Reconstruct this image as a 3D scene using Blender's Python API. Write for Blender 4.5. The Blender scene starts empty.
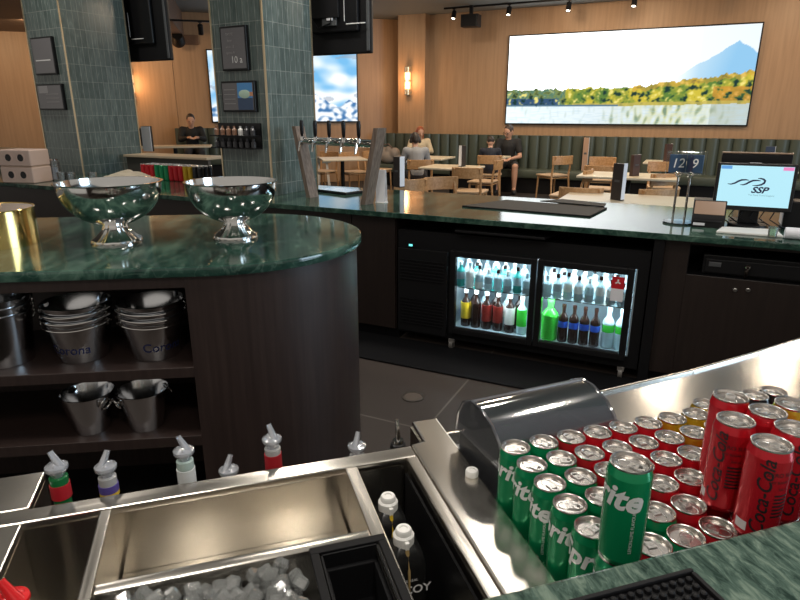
import bpy, bmesh, random
from math import *
from mathutils import Vector, Matrix, noise
random.seed(7)
scene = bpy.context.scene
COL = scene.collection
PI = pi

# ------------------------------------------------------------------ layout
CAMH, PITCH, FPX = 1.55, radians(17.4), 600.0
def ray(px, py):
    u = (px-400)/FPX; v = (300-py)/FPX
    return Vector((u, cos(PITCH)+v*sin(PITCH), -sin(PITCH)+v*cos(PITCH)))
def at(px, py, z):                       # point of the horizontal plane z seen at a pixel
    d = ray(px, py); t = (z-CAMH)/d.z
    return Vector((d.x*t, d.y*t, z))
def aty(px, py, y):
    d = ray(px, py); t = y/d.y
    return Vector((d.x*t, y, CAMH+d.z*t))
class Frame:                             # a rotated floor-plan frame
    def __init__(s, ox, oy, deg):
        s.o = Vector((ox, oy, 0)); s.a = radians(deg)
        s.M = Matrix.Translation(s.o) @ Matrix.Rotation(s.a, 4, 'Z')
    def w(s, x, y, z=0): return s.M @ Vector((x, y, z))
    def l(s, p): return s.M.inverted() @ Vector(p)
    def hit(s, px, py, yl=0):            # pixel on the vertical plane y = yl
        d = ray(px, py); n = Vector((-sin(s.a), cos(s.a), 0))
        p0 = s.w(0, yl)
        t = p0.dot(n)/d.dot(n)
        return s.l(Vector((d.x*t, d.y*t, CAMH+d.z*t)))
    def at(s, px, py, z): return s.l(at(px, py, z))
ST = Frame(0, 0, 17.2)                   # cocktail station and marble bar
BK = Frame(0, 3.9, -25.6)                # back counter
IS = Frame(-.70, 2.43, 7)                # island
WB = Frame(2.506, 12.935, -25.6)         # back wall with the lit landscape
WL = Frame(-2.224, 14.0, 14)             # wall with the mountain screen
CF = Frame(0, 0, 60)                     # tiled columns
GR = Frame(.21, .959, 18)                # block of cans

# ------------------------------------------------------------------ materials
def srgb(r, g, b):
    f = lambda c: (c/255/12.92) if c/255 <= .04045 else ((c/255+.055)/1.055)**2.4
    return (f(r), f(g), f(b), 1)
MATS = {}
def mat(name, col=(.5,.5,.5,1), rough=.5, metal=0, **kw):
    if name in MATS: return MATS[name]
    m = bpy.data.materials.new(name); m.use_nodes = True
    b = m.node_tree.nodes['Principled BSDF']
    if len(col) == 3: col = (*col, 1)
    b.inputs['Base Color'].default_value = col
    b.inputs['Roughness'].default_value = rough
    b.inputs['Metallic'].default_value = metal
    for k, v in kw.items(): b.inputs[k].default_value = v
    MATS[name] = m
    return m
def nodes(m): return m.node_tree.nodes, m.node_tree.links, m.node_tree.nodes['Principled BSDF']
def tex(m, kind, scale=(1,1,1), coord='Object', rot=(0,0,0), **kw):
    N, L, b = nodes(m)
    tc = N.new('ShaderNodeTexCoord'); mp = N.new('ShaderNodeMapping')
    mp.inputs['Scale'].default_value = scale; mp.inputs['Rotation'].default_value = rot
    L.new(tc.outputs[coord], mp.inputs[0])
    t = N.new(kind); L.new(mp.outputs[0], t.inputs['Vector'])
    for k, v in kw.items():
        if k in t.inputs: t.inputs[k].default_value = v
        else: setattr(t, k, v)
    return t
def ramp(m, src, stops, out='Base Color'):
    N, L, b = nodes(m)
    r = N.new('ShaderNodeValToRGB')
    while len(r.color_ramp.elements) < len(stops): r.color_ramp.elements.new(.5)
    for e, (p, c) in zip(r.color_ramp.elements, stops):
        e.position = p; e.color = c if len(c) == 4 else (*c, 1)
    L.new(src, r.inputs[0])
    if out: L.new(r.outputs[0], b.inputs[out])
    return r
def bump(m, src, strength=.1, dist=.01):
    N, L, b = nodes(m)
    k = N.new('ShaderNodeBump'); k.inputs['Strength'].default_value = strength; k.inputs['Distance'].default_value = dist
    L.new(src, k.inputs['Height']); L.new(k.outputs[0], b.inputs['Normal'])
def brushed(name, col, rough, scale):
    m = mat(name, col, rough, 1)
    wv = tex(m, 'ShaderNodeTexNoise', (1, 1, 1), Scale=4.5, Detail=0.0)
    bump(m, wv.outputs[0], .35, .006)
    m.node_tree.nodes['Principled BSDF'].inputs['Anisotropic'].default_value = .35
    return m
STEEL = brushed('brushed_steel', (.66,.62,.56), .27, (4, 300, 300))
STEELV = mat('basin_steel', (.64,.60,.53), .19, 1, Anisotropic=.92)
STEELV.node_tree.nodes['Principled BSDF'].inputs['Anisotropic Rotation'].default_value = .25
_tn = STEELV.node_tree.nodes.new('ShaderNodeTangent'); _tn.direction_type = 'UV_MAP'; _tn.uv_map = 'UVMap'
STEELV.node_tree.links.new(_tn.outputs[0], STEELV.node_tree.nodes['Principled BSDF'].inputs['Tangent'])
STEEL2 = brushed('steel_sheet', (.68,.64,.58), .25, (300, 4, 300))
CHROME = mat('polished_steel', (.78,.77,.75), .07, 1)
BUCKET = mat('bucket_steel', (.70,.71,.73), .15, 1)
GOLD = mat('gold_tin', (.95,.68,.25), .16, 1)
BRASS = mat('brass_trim', (.75,.62,.42), .3, 1)
BLACK = mat('black_plastic', (.006,.006,.007), .35, **{'Specular IOR Level': .35})
BLACKM = mat('black_metal', (.008,.008,.009), .45, **{'Specular IOR Level': .25})
RUBBER = mat('black_rubber', (.006,.006,.007), .6, **{'Specular IOR Level': .2})
WHITE = mat('white_plastic', (.82,.81,.78), .4)
PAPER = mat('white_card', (.80,.81,.86), .6)
DARKG = mat('grey_metal', (.08,.085,.09), .35)
LID = mat('can_lid_aluminium', (.66,.63,.60), .27, 1)
INK = mat('black_ink', (.01,.01,.012), .5)
WINK = mat('white_ink', (.85,.85,.85), .5)
NAVY = mat('navy_ink', (.012,.02,.09), .45)

WALLW = mat('oak_wall_panel', (.5,.3,.15), .42)
t = tex(WALLW, 'ShaderNodeTexNoise', (14, 14, .7), Scale=1.5, Detail=5.0)
ramp(WALLW, t.outputs[0], [(.3, (.37,.225,.125)), (.5, (.42,.260,.148)), (.72, (.46,.29,.168))])
CABW = mat('dark_walnut_panel', (.04,.026,.022), .42)
t = tex(CABW, 'ShaderNodeTexNoise', (45, 45, 1.6), Scale=1.6, Detail=4.0)
ramp(CABW, t.outputs[0], [(.25, (.023,.014,.012)), (.5, (.030,.0185,.016)), (.75, (.038,.024,.0205))])
BACKW = mat('back_bar_panel', (.12,.07,.05), .42)
t = tex(BACKW, 'ShaderNodeTexNoise', (30, 30, 1.6), Scale=1.6, Detail=4.0)
ramp(BACKW, t.outputs[0], [(.25, (.013,.008,.0065)), (.75, (.021,.0135,.011))])
OAK = mat('oak_furniture', (.45,.26,.12), .4)
t = tex(OAK, 'ShaderNodeTexNoise', (20, 3, 20), Scale=2.0, Detail=3.0)
ramp(OAK, t.outputs[0], [(.3, (.40,.21,.085)), (.7, (.56,.33,.16))])
ASHW = mat('grey_ash_post', (.2,.15,.12), .45)
t = tex(ASHW, 'ShaderNodeTexNoise', (40, 40, 2), Scale=2.0, Detail=3.0)
ramp(ASHW, t.outputs[0], [(.3, (.12,.085,.065)), (.7, (.25,.19,.15))])
TABLEW = mat('pale_tabletop', (.72,.62,.46), .28)
LEATHER = mat('green_leather', (.070,.085,.066), .38)
CEIL = mat('ceiling_paint', (.20,.215,.21), .7)
CEILB = mat('bulkhead_paint', (.16,.11,.085), .6)

def marble(name, rot, sc, dark, mid, vein):
    m = mat(name, mid, .10)
    N, L, b = nodes(m)
    w = tex(m, 'ShaderNodeTexNoise', (sc, sc*.28, sc), 'Object', (0,0,rot), Scale=1.0, Detail=8.0, Roughness=.62, Distortion=.6)
    r1 = ramp(m, w.outputs[0], [(.34, dark), (.5, mid), (.66, vein)], None)
    v = tex(m, 'ShaderNodeTexNoise', (sc*.5, sc*.16, sc*.5), 'Object', (0,0,rot+.4), Scale=1.0, Detail=6.0, Distortion=2.2)
    r2 = ramp(m, v.outputs[0], [(.475, (0,0,0)), (.495, (1,1,1)), (.515, (0,0,0))], None)
    mx = N.new('ShaderNodeMix'); mx.data_type = 'RGBA'
    mu = N.new('ShaderNodeMath'); mu.operation = 'MULTIPLY'; mu.inputs[1].default_value = .12
    L.new(r2.outputs[0], mu.inputs[0]); L.new(mu.outputs[0], mx.inputs[0])
    L.new(r1.outputs[0], mx.inputs[6]); mx.inputs[7].default_value = (.30,.42,.34,1)
    L.new(mx.outputs[2], b.inputs['Base Color'])
    return m
MARBLE = marble('green_marble', .5, 9, (.010,.028,.022), (.022,.058,.044), (.075,.14,.105))
MARBLE_LIT = marble('green_marble_lit', -.9, 95, (.020,.038,.030), (.064,.104,.084), (.16,.215,.17))  # lighter copy of the worktop marble; reflected light is put into its colour

def tile_mat(name, c1, c2, mortar):
    m = mat(name, c1, .16)
    N, L, b = nodes(m)
    t = tex(m, 'ShaderNodeTexBrick', (1,1,1), 'UV', Scale=1.0, offset=0.0, squash=1.0)
    t.inputs['Brick Width'].default_value = .060; t.inputs['Row Height'].default_value = .168
    t.inputs['Mortar Size'].default_value = .0022; t.inputs['Bias'].default_value = -.05
    t.inputs['Color1'].default_value = c1; t.inputs['Color2'].default_value = c2; t.inputs['Mortar'].default_value = mortar
    n = tex(m, 'ShaderNodeTexNoise', (60, 9, 1), 'UV', Scale=1.0, Detail=5.0)
    mx = N.new('ShaderNodeMix'); mx.data_type = 'RGBA'; mx.blend_type = 'OVERLAY'; mx.inputs[0].default_value = .6
    L.new(t.outputs[0], mx.inputs[6]); L.new(n.outputs[0], mx.inputs[7]); L.new(mx.outputs[2], b.inputs['Base Color'])
    r = ramp(m, n.outputs[0], [(.3, (.10,)*3), (.7, (.3,)*3)], 'Roughness')
    bump(m, t.outputs[1], -.5, .003)
    return m
TILE = tile_mat('green_glazed_tile', (.085,.118,.112,1), (.128,.166,.156,1), (.25,.28,.26,1))

FLOORT = mat('brown_floor_tile', (.12,.09,.07), .55)
t = tex(FLOORT, 'ShaderNodeTexBrick', (1,1,1), 'Object', (0,0,0), Scale=1.0, offset=.5)
t.inputs['Brick Width'].default_value = 1.2; t.inputs['Row Height'].default_value = 1.2; t.inputs['Mortar Size'].default_value = .006
t.inputs['Color1'].default_value = (.052,.039,.033,1); t.inputs['Color2'].default_value = (.060,.046,.039,1); t.inputs['Mortar'].default_value = (.13,.11,.095,1)
FLOORT.node_tree.links.new(t.outputs[0], FLOORT.node_tree.nodes['Principled BSDF'].inputs['Base Color'])
CARPET = mat('dark_dining_floor', (.035,.030,.028), .6)

def emit(name, col, strength, attr=False):
    m = bpy.data.materials.new(name); m.use_nodes = True
    N, L = m.node_tree.nodes, m.node_tree.links; N.clear()
    e = N.new('ShaderNodeEmission'); o = N.new('ShaderNodeOutputMaterial')
    e.inputs[0].default_value = col; e.inputs[1].default_value = strength
    if attr:
        a = N.new('ShaderNodeAttribute'); a.attribute_name = 'Col'; L.new(a.outputs[0], e.inputs[0])
    L.new(e.outputs[0], o.inputs[0])
    return m
def clear(name, tint, gloss=.1, body=.0, bodycol=(.8,.8,.8,1), rough=.03):
    m = bpy.data.materials.new(name); m.use_nodes = True
    N, L = m.node_tree.nodes, m.node_tree.links; N.clear()
    o = N.new('ShaderNodeOutputMaterial'); tr = N.new('ShaderNodeBsdfTransparent'); g = N.new('ShaderNodeBsdfGlossy')
    d = N.new('ShaderNodeBsdfDiffuse'); f = N.new('ShaderNodeFresnel'); f.inputs[0].default_value = 1.45
    tr.inputs[0].default_value = tint; g.inputs['Roughness'].default_value = rough; d.inputs[0].default_value = bodycol
    a = N.new('ShaderNodeMixShader'); c = N.new('ShaderNodeMixShader')
    a.inputs[0].default_value = body; L.new(tr.outputs[0], a.inputs[1]); L.new(d.outputs[0], a.inputs[2])
    ad = N.new('ShaderNodeMath'); ad.operation = 'ADD'; ad.inputs[1].default_value = gloss-.04; ad.use_clamp = True
    L.new(f.outputs[0], ad.inputs[0]); L.new(ad.outputs[0], c.inputs[0])
    L.new(a.outputs[0], c.inputs[1]); L.new(g.outputs[0], c.inputs[2]); L.new(c.outputs[0], o.inputs[0])
    return m
GLASS = clear('clear_glass', (.95,.98,.98,1), .06)
SMOKE = clear('smoked_plastic', (.52,.53,.56,1), .07, .36, (.17,.178,.195,1), .08)
POUR = clear('frosted_pourer_plastic', (.84,.88,.96,1), .30, .36, (.90,.93,1,1), .10)
ICE = clear('ice_cube_clear', (.90,.92,.92,1), .24, .22, (.70,.71,.69,1), .10)

# ------------------------------------------------------------------ mesh builder
class G:
    def __init__(s): s.bm = bmesh.new()
    def _x(s, vs, M):
        if M is not None: bmesh.ops.transform(s.bm, matrix=M, verts=vs)
        return vs
    def box(s, x0, x1, y0, y1, z0, z1, bev=0, M=None, seg=2):
        r = bmesh.ops.create_cube(s.bm, size=1)['verts']
        bmesh.ops.scale(s.bm, vec=(x1-x0, y1-y0, z1-z0), verts=r)
        bmesh.ops.translate(s.bm, vec=((x0+x1)/2, (y0+y1)/2, (z0+z1)/2), verts=r)
        if bev:
            es = list({e for v in r for e in v.link_edges})
            q = bmesh.ops.bevel(s.bm, geom=es, offset=bev, segments=seg, affect='EDGES', profile=.5)
            r = list({v for f in q['faces'] for v in f.verts} | {v for v in r if v.is_valid})
        return s._x(r, M)
    def lathe(s, prof, seg=24, M=None, closed=False):
        rings = []; allv = []
        for r, z in prof:
            if r < 1e-6: ring = [s.bm.verts.new((0, 0, z))]
            else: ring = [s.bm.verts.new((r*cos(2*PI*k/seg), r*sin(2*PI*k/seg), z)) for k in range(seg)]
            rings.append(ring); allv += ring
        prs = list(zip(rings, rings[1:]))
        if closed: prs.append((rings[-1], rings[0]))
        for a, b in prs:
            for k in range(seg):
                k2 = (k+1) % seg
                if len(a) == 1 and len(b) == 1: continue
                if len(a) == 1: s.bm.faces.new((a[0], b[k2], b[k]))
                elif len(b) == 1: s.bm.faces.new((a[k], a[k2], b[0]))
                else: s.bm.faces.new((a[k], a[k2], b[k2], b[k]))
        return s._x(allv, M)
    def cyl(s, r, z0, z1, seg=20, M=None, r2=None):
        r2 = r if r2 is None else r2
        return s.lathe([(0, z0), (r, z0), (r2, z1), (0, z1)], seg, M)
    def tube(s, pts, r, seg=8, M=None):
        pts = [Vector(p) for p in pts]; rs = r if isinstance(r, (list, tuple)) else [r]*len(pts)
        rings = []; allv = []; up = None
        for i, p in enumerate(pts):
            d = (pts[min(i+1, len(pts)-1)]-pts[max(i-1, 0)]).normalized()
            if up is None:
                up = Vector((0,0,1)) if abs(d.z) < .9 else Vector((1,0,0))
            a = d.cross(up).normalized(); up = a.cross(d).normalized()
            ring = [s.bm.verts.new(p+(a*cos(2*PI*k/seg)+up*sin(2*PI*k/seg))*rs[i]) for k in range(seg)]
            rings.append(ring); allv += ring
        for a, b in zip(rings, rings[1:]):
            for k in range(seg): s.bm.faces.new((a[k], a[(k+1)%seg], b[(k+1)%seg], b[k]))
        s.bm.faces.new(rings[0][::-1]); s.bm.faces.new(rings[-1])
        return s._x(allv, M)
    def prism(s, poly, z0, z1, M=None, bev=0):
        a = [s.bm.verts.new((x, y, z0)) for x, y in poly]; b = [s.bm.verts.new((x, y, z1)) for x, y in poly]
        n = len(poly)
        fs = [s.bm.faces.new(a[::-1]), s.bm.faces.new(b)]
        for i in range(n): fs.append(s.bm.faces.new((a[i], a[(i+1)%n], b[(i+1)%n], b[i])))
        vs = a+b
        bmesh.ops.recalc_face_normals(s.bm, faces=fs)
        if bev:
            es = list({e for f in fs[:2] for e in f.edges})
            q = bmesh.ops.bevel(s.bm, geom=es, offset=bev, segments=2, affect='EDGES', profile=.5)
            vs = list({v for f in q['faces'] for v in f.verts} | {v for v in vs if v.is_valid})
        return s._x(vs, M)
    def ell(s, c, r, seg=16, M=None):
        q = bmesh.ops.create_uvsphere(s.bm, u_segments=seg, v_segments=max(6, seg//2), radius=1)['verts']
        if not isinstance(r, (tuple, list)): r = (r, r, r)
        bmesh.ops.scale(s.bm, vec=r, verts=q)
        if M is not None: bmesh.ops.transform(s.bm, matrix=M, verts=q)
        bmesh.ops.translate(s.bm, vec=c, verts=q)
        return q
    def cap(s, a, b, ra, rb, seg=12):          # tapered capsule between two points
        a, b = Vector(a), Vector(b); d = b-a
        s.ell(a, ra, seg); s.ell(b, rb, seg)
        if d.length > 1e-5:
            R = d.to_track_quat('Z', 'Y').to_matrix().to_4x4()
            s.cyl(ra, 0, d.length, seg, Matrix.Translation(a) @ R, rb)
    def torus(s, R, r, seg=24, sub=8, M=None, arc=2*PI):
        n = seg if arc > 6.28 else seg+1
        pts = [(R*cos(arc*k/seg), R*sin(arc*k/seg), 0) for k in range(n)]
        if arc > 6.28:
            prof = [(R+r*cos(2*PI*k/sub), r*sin(2*PI*k/sub)) for k in range(sub)]
            return s.lathe(prof, seg, M, True)
        return s.tube(pts, r, sub, M)
    def quad(s, vs):
        return s.bm.faces.new([s.bm.verts.new(v) for v in vs])
    def mesh(s, name, ang=35):
        bm = s.bm; bm.normal_update()
        for e in bm.edges:
            e.smooth = len(e.link_faces) == 2 and e.calc_face_angle(0) < radians(ang)
            if e.smooth and e.calc_face_angle(0) > .2:
                a0, a1 = (f.calc_area() for f in e.link_faces)
                if max(a0, a1) > 6*min(a0, a1): e.smooth = False
        uv = bm.loops.layers.uv.new('UVMap')
        for f in bm.faces:
            f.smooth = True
            n = f.normal; ax = max(range(3), key=lambda i: abs(n[i]))
            for l in f.loops:
                c = l.vert.co
                l[uv].uv = (c.y, c.z) if ax == 0 else (c.x, c.z) if ax == 1 else (c.x, c.y)
        me = bpy.data.meshes.new(name); bm.to_mesh(me); bm.free()
        return me
    def build(s, name, m, parent=None, loc=(0,0,0), rz=0, ang=35, fix=True):
        if fix: bmesh.ops.recalc_face_normals(s.bm, faces=s.bm.faces[:])
        return link(name, s.mesh(name, ang), m, parent, loc, rz)
def link(name, me, m, parent=None, loc=(0,0,0), rz=0):
    o = bpy.data.objects.new(name, me); COL.objects.link(o)
    if m is not None:
        if not me.materials: me.materials.append(m)
    o.location = loc; o.rotation_euler = (0, 0, rz)
    if parent: o.parent = parent
    return o
def tag(o, label, cat, group=None, kind=None):
    o['label'] = label; o['category'] = cat
    if group: o['group'] = group
    if kind: o['kind'] = kind
    return o
def thing(name, label, cat, loc=(0,0,0), rz=0, group=None):
    o = bpy.data.objects.new(name, None); COL.objects.link(o); o.empty_display_size = .05
    o.location = loc; o.rotation_euler = (0, 0, rz)
    return tag(o, label, cat, group)
def struct(name, g, m, loc=(0,0,0), rz=0, label=None):
    o = g.build(name, m, None, loc, rz); o['kind'] = 'structure'
    if label: o['label'] = label
    return o
def copy_tree(o, parent=None):
    c = o.copy(); COL.objects.link(c)
    if parent: c.parent = parent
    for ch in CHILD(o): copy_tree(ch, c)
    return c
def CHILD(o): return [x for x in list(COL.objects) if x.parent == o]
def dup(o, loc, rz, label=None, group=None):
    c = copy_tree(o); c.location = loc; c.rotation_euler = (0, 0, rz)
    if label: c['label'] = label
    if group: c['group'] = group
    return c
ORD = ['first','second','third','fourth','fifth','sixth','seventh','eighth','ninth','tenth','eleventh','twelfth','thirteenth','fourteenth']

def text_bm(s, size, shear=0, align='CENTER', ext=0, bold=0):
    cu = bpy.data.curves.new('lettering', 'FONT'); cu.body = s; cu.size = size; cu.shear = shear
    cu.align_x = align; cu.align_y = 'CENTER'; cu.extrude = ext; cu.resolution_u = 3; cu.offset = bold
    o = bpy.data.objects.new('lettering', cu); COL.objects.link(o)
    dg = bpy.context.evaluated_depsgraph_get(); dg.update()
    me = bpy.data.meshes.new_from_object(o.evaluated_get(dg))
    bpy.data.objects.remove(o); bpy.data.curves.remove(cu)
    g = G(); g.bm.from_mesh(me); bpy.data.meshes.remove(me)
    return g
def text(name, s, size, m, parent, M, **kw):           # flat lettering, M maps XY plane to the surface
    g = text_bm(s, size, **kw); bmesh.ops.transform(g.bm, matrix=M, verts=g.bm.verts[:])
    return g.build(name, m, parent, fix=False)
def wrap(g, R, a0, z0, taper=None):                    # bend flat lettering round a can of radius R
    for _ in range(3):
        es = [e for e in g.bm.edges if e.calc_length() > R*.16]
        if not es: break
        bmesh.ops.subdivide_edges(g.bm, edges=es, cuts=1)
        bmesh.ops.triangulate(g.bm, faces=[f for f in g.bm.faces if len(f.verts) > 4])
    for v in g.bm.verts:
        z = z0+v.co.y; r = taper(z) if taper else R
        a = a0+v.co.x/R
        v.co = (r*cos(a), r*sin(a), z)
    return g
RX = Matrix.Rotation(PI/2, 4, 'X')                      # text standing up, facing -Y
def T(x, y, z): return Matrix.Translation((x, y, z))
def RZ(a): return Matrix.Rotation(a, 4, 'Z')

def remesh(g, voxel, smooth=4):
    me = bpy.data.meshes.new('tmp'); g.bm.to_mesh(me); g.bm.free()
    o = bpy.data.objects.new('tmp', me); COL.objects.link(o)
    r = o.modifiers.new('r', 'REMESH'); r.mode = 'VOXEL'; r.voxel_size = voxel
    s = o.modifiers.new('s', 'SMOOTH'); s.iterations = smooth; s.factor = .5
    dg = bpy.context.evaluated_depsgraph_get(); dg.update()
    out = bpy.data.meshes.new_from_object(o.evaluated_get(dg))
    bpy.data.objects.remove(o); bpy.data.meshes.remove(me)
    for p in out.polygons: p.use_smooth = True
    return out

# ================================================================== THE ROOM
g = G(); g.box(-14, 14, 5.3, 20, -.2, -.002, M=None); struct('floor', g, CARPET, (0,0,0), BK.a)
g = G(); g.box(-14, 14, -6, 1.4, -.2, -.001); struct('floor_bar', g, FLOORT, (BK.w(.62, .2)), BK.a)
g = G(); g.box(-14, 14, 1.6, 3, -.2, -.004); struct('floor_passage', g, CARPET, (BK.w(.62, .2)), BK.a)
g = G(); g.box(-14, 14, -1.2, 17, 3.5, 3.6); struct('ceiling', g, CEIL)
g = G(); g.box(-9.5, -2.3, -4.6, 0, 3.04, 3.5); struct('ceiling_bulkhead', g, CEILB, WL.o, WL.a)
xr = 9.0
xw = WB.hit(431, 20).x
xp0, xp1 = WB.hit(398, 60, -.22).x, WB.hit(425, 60, -.22).x
g = G(); g.box(xp1-.05, xr, 0, .2, 0, 3.5); struct('wall_back', g, WALLW, WB.o, WB.a)
g = G(); g.box(xp0, xp1, -.22, .8, 0, 3.5); struct('wall_pilaster', g, WALLW, WB.o, WB.a)
xl = WL.hit(399, 60).x
xs = WL.hit(172, 60).x
g = G(); g.box(-10.5, xs-.004, 0, .2, 0, 3.5); g.box(xs+.004, xl+.3, 0, .2, 0, 3.5); struct('wall_left', g, WALLW, WL.o, WL.a)
g = G(); g.box(-9.5, -2.6, -2.6, -.02, -.1, .18); struct('floor_platform', g, CARPET, WL.o, WL.a)

# ---- tiled columns (60 degree frame)
def column(name, px, py, w, wy, label, z0=0):
    p = CF.at(px, py, .92)
    g = G(); g.box(p.x, p.x+w, p.y, p.y+wy, z0, 3.5)
    o = struct(name, g, TILE, CF.o, CF.a, label)
    g = G(); e = .006
    for x, y in ((p.x, p.y), (p.x, p.y+wy), (p.x+w, p.y)):
        g.box(x-e, x+e, y-e, y+e, z0, 3.5)
    tr = struct('trim_'+name, g, BRASS, CF.o, CF.a, 'thin brass corner trim of the tiled column')
    return p
c2 = column('column_near', 273, 196, .57, .515, 'green tiled column standing on the back counter beside the beer tower', .9205)
c1 = column('column_far', 84, 174, .74, .61, 'green tiled column standing behind the steel punch bowls')

# ---- lit wall pictures, painted per vertex and glowing
def picture(name, x0, x1, z0, z1, F, fn, strength, label, nx, nz):
    t = thing(name, label, 'screen', F.w((x0+x1)/2, -.035, (z0+z1)/2), F.a)
    w, h = (x1-x0)/2, (z1-z0)/2
    g = G(); b = .025
    g.box(-w-b, w+b, -.03, .03, -h-b, h+b, .006); g.build('screen_frame', BLACK, t)
    me = bpy.data.meshes.new('picture'); V = []; Fc = []; Cc = []
    for j in range(nz+1):
        for i in range(nx+1):
            u, v = i/nx, j/nz
            V.append((-w+2*w*u, -.032, -h+2*h*v)); q = fn(u, v); k = q[3] if len(q) > 3 else 1; c = srgb(*q[:3]); Cc.append((c[0]*k, c[1]*k, c[2]*k, 1))
    for j in range(nz):
        for i in range(nx):
            k = j*(nx+1)+i; Fc.append((k, k+1, k+nx+2, k+nx+1))
    me.from_pydata(V, [], Fc)
    ca = me.color_attributes.new('Col', 'FLOAT_COLOR', 'POINT')
    for k, c in enumerate(Cc): ca.data[k].color = c
    link('picture_panel', me, emit(name+'_glow', (1,1,1,1), strength, True), t)
    return t
def mix(a, b, t):
    t = max(0, min(1, t)); return tuple(x+(y-x)*t for x, y in zip(a, b))
def nz_(x, y, s=0): return noise.noise(Vector((x, y, s)))
def lake(u, v):
    sky = mix((246,250,252), (226,240,250), (u-.7)*2*v)
    ridge = .50 + .34*max(0, 1-abs(u-.93)/.22)**1.1 + .022*nz_(u*30, 1.3)
    tree = .385 + .03*u + (.13*max(0,(u-.52)/.48)**1.1) + .030*nz_(u*34, 2.1) + .020*nz_(u*90, 5.7)
    shore = .195 + .045*max(0, (u-.45)) + .006*nz_(u*25, 8.)
    if v > tree:
        gain = 1+1.5*max(0, min(1, (.80-u)*2.2))
        if v < ridge and u > .62:
            c = mix((206,230,244), (146,198,234), (u-.74)*5 + (ridge-v)*.6)
            k = max(0, min(1, (.80-u)*8)); c = mix(c, sky, k)
            return (*c, 1+(gain-1)*k)
        return (*sky, gain)
    if v > shore:
        n = nz_(u*40, v*17, 1) + .5*nz_(u*95, v*44, 3)
        m = nz_(u*17, v*5, 11)
        base = mix((206,188,66), (96,130,62), m*1.6+n*.8+.5)
        if u < .27: base = mix((72,116,112), (176,168,66), n*1.3+.35)
        if u < .24 and v < .29: base = (58,86,118)
        if n > .20: base = mix(base, (34,60,56), (n-.15)*2.6)
        if n < -.25: base = mix(base, (240,226,130), (-.2-n)*2.4)
        if u > .86 and v < .40 and n < .2: base = mix(base, (206,132,56), .6)
        if v > tree-.05 and u > .55: base = mix(base, (212,160,70), .55)
        if v < shore+.035 and u > .3: base = mix(base, (196,178,92), .8)
        if v < shore+.018 and u < .5: base = (92,122,142)
        return base
    n = nz_(u*60, v*10, 5)
    k = max(0, 1-abs(u-.70)/.28)
    w = mix((222,234,238), (204,198,112), k*(.45+.9*n))
    if n > .15: w = mix(w, (128,150,126), (n-.12)*2.2*(.2+k))
    if u > .86: w = mix(w, (160,172,160), .5)
    return (*mix(w, (190,212,222), max(0, nz_(u*20, v*70, 9))), 1+.5*max(0, .5-u))
def alps(u, v):
    n = nz_(u*5, v*4.5, 2)+.5*nz_(u*11, v*9, 4)
    c = mix((240,246,250), (120,186,232), n*1.3+.25+(v-.5)*.7)
    if nz_(u*7, v*9, 8) > .28: c = mix(c, (150,160,175), .5)
    pk = .20+.22*max(0, 1-abs(u-.70)/.16)+.12*max(0, 1-abs(u-.95)/.1)+.14*max(0, 1-abs(u-.25)/.2)+.03*nz_(u*22, 1)
    if v < pk:
        m = nz_(u*26, v*15, 6)
        c = mix((244,247,250), (70,118,170), m*2.2+.25)
    return c
a, b = WB.hit(511, 37), WB.hit(508, 123)
x1 = WB.hit(754, 75).x
picture('landscape_screen', a.x, x1, b.z, WB.hit(510, 37).z, WB, lake, 1.1, 'huge lit wall screen showing a lake, yellow trees and a blue mountain', 300, 110)
a, b = WL.hit(207, 50), WL.hit(357, 121)
picture('mountain_screen', a.x, b.x, b.z, WL.hit(357, 54).z, WL, alps, 1.15, 'lit wall screen of snowy peaks and clouds, partly hidden by the near tiled column', 160, 80)

# ---- wall sconces
def sconce(F, p, label):
    t = thing('wall_sconce', label, 'wall light', F.w(p.x, p.y, p.z), F.a, 'wall sconces')
    g = G(); g.box(-.05, .05, -.02, 0, -.30, .30, .008); g.build('backplate', BRASS, t)
    for s in (-1, 1):
        g = G(); g.cyl(.055, .02, .17, 20, T(0, -.08, 0) @ Matrix.Scale(s, 4, (0,0,1))); g.build('glass_tube', SCG, t)
        g = G(); g.cyl(.06, .17, .28, 20, T(0, -.08, 0) @ Matrix.Scale(s, 4, (0,0,1))); g.build('end_cap', BRASS, t)
    g = G(); g.cyl(.06, -.02, .02, 20, T(0, -.08, 0)); g.build('collar', BRASS, t)
    point('sconce_lamp', F.w(p.x, p.y-.30, p.z), 14, (1, .55, .25), .12)
SCG = emit('sconce_glass', (1,.50,.20,1), 5)
def point(name, p, W, c, r):
    l = bpy.data.lights.new(name, 'POINT'); l.energy = W; l.color = c; l.shadow_soft_size = r
    o = bpy.data.objects.new(name, l); COL.objects.link(o); o.location = p
    return o
def area(name, p, W, c, sx, sy, target):
    l = bpy.data.lights.new(name, 'AREA'); l.energy = W; l.color = c; l.shape = 'RECTANGLE'; l.size = sx; l.size_y = sy
    o = bpy.data.objects.new(name, l); COL.objects.link(o); o.location = p
    o.rotation_euler = (Vector(target)-Vector(p)).to_track_quat('-Z', 'Y').to_euler()
    return o
p = WB.hit(409, 81, -.22); sconce(WB, p, 'glowing two-tube wall sconce on the pilaster left of the landscape screen')
p = WL.hit(131.5, 84); sconce(WL, p, 'glowing wall sconce half hidden behind the far tiled column')

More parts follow.
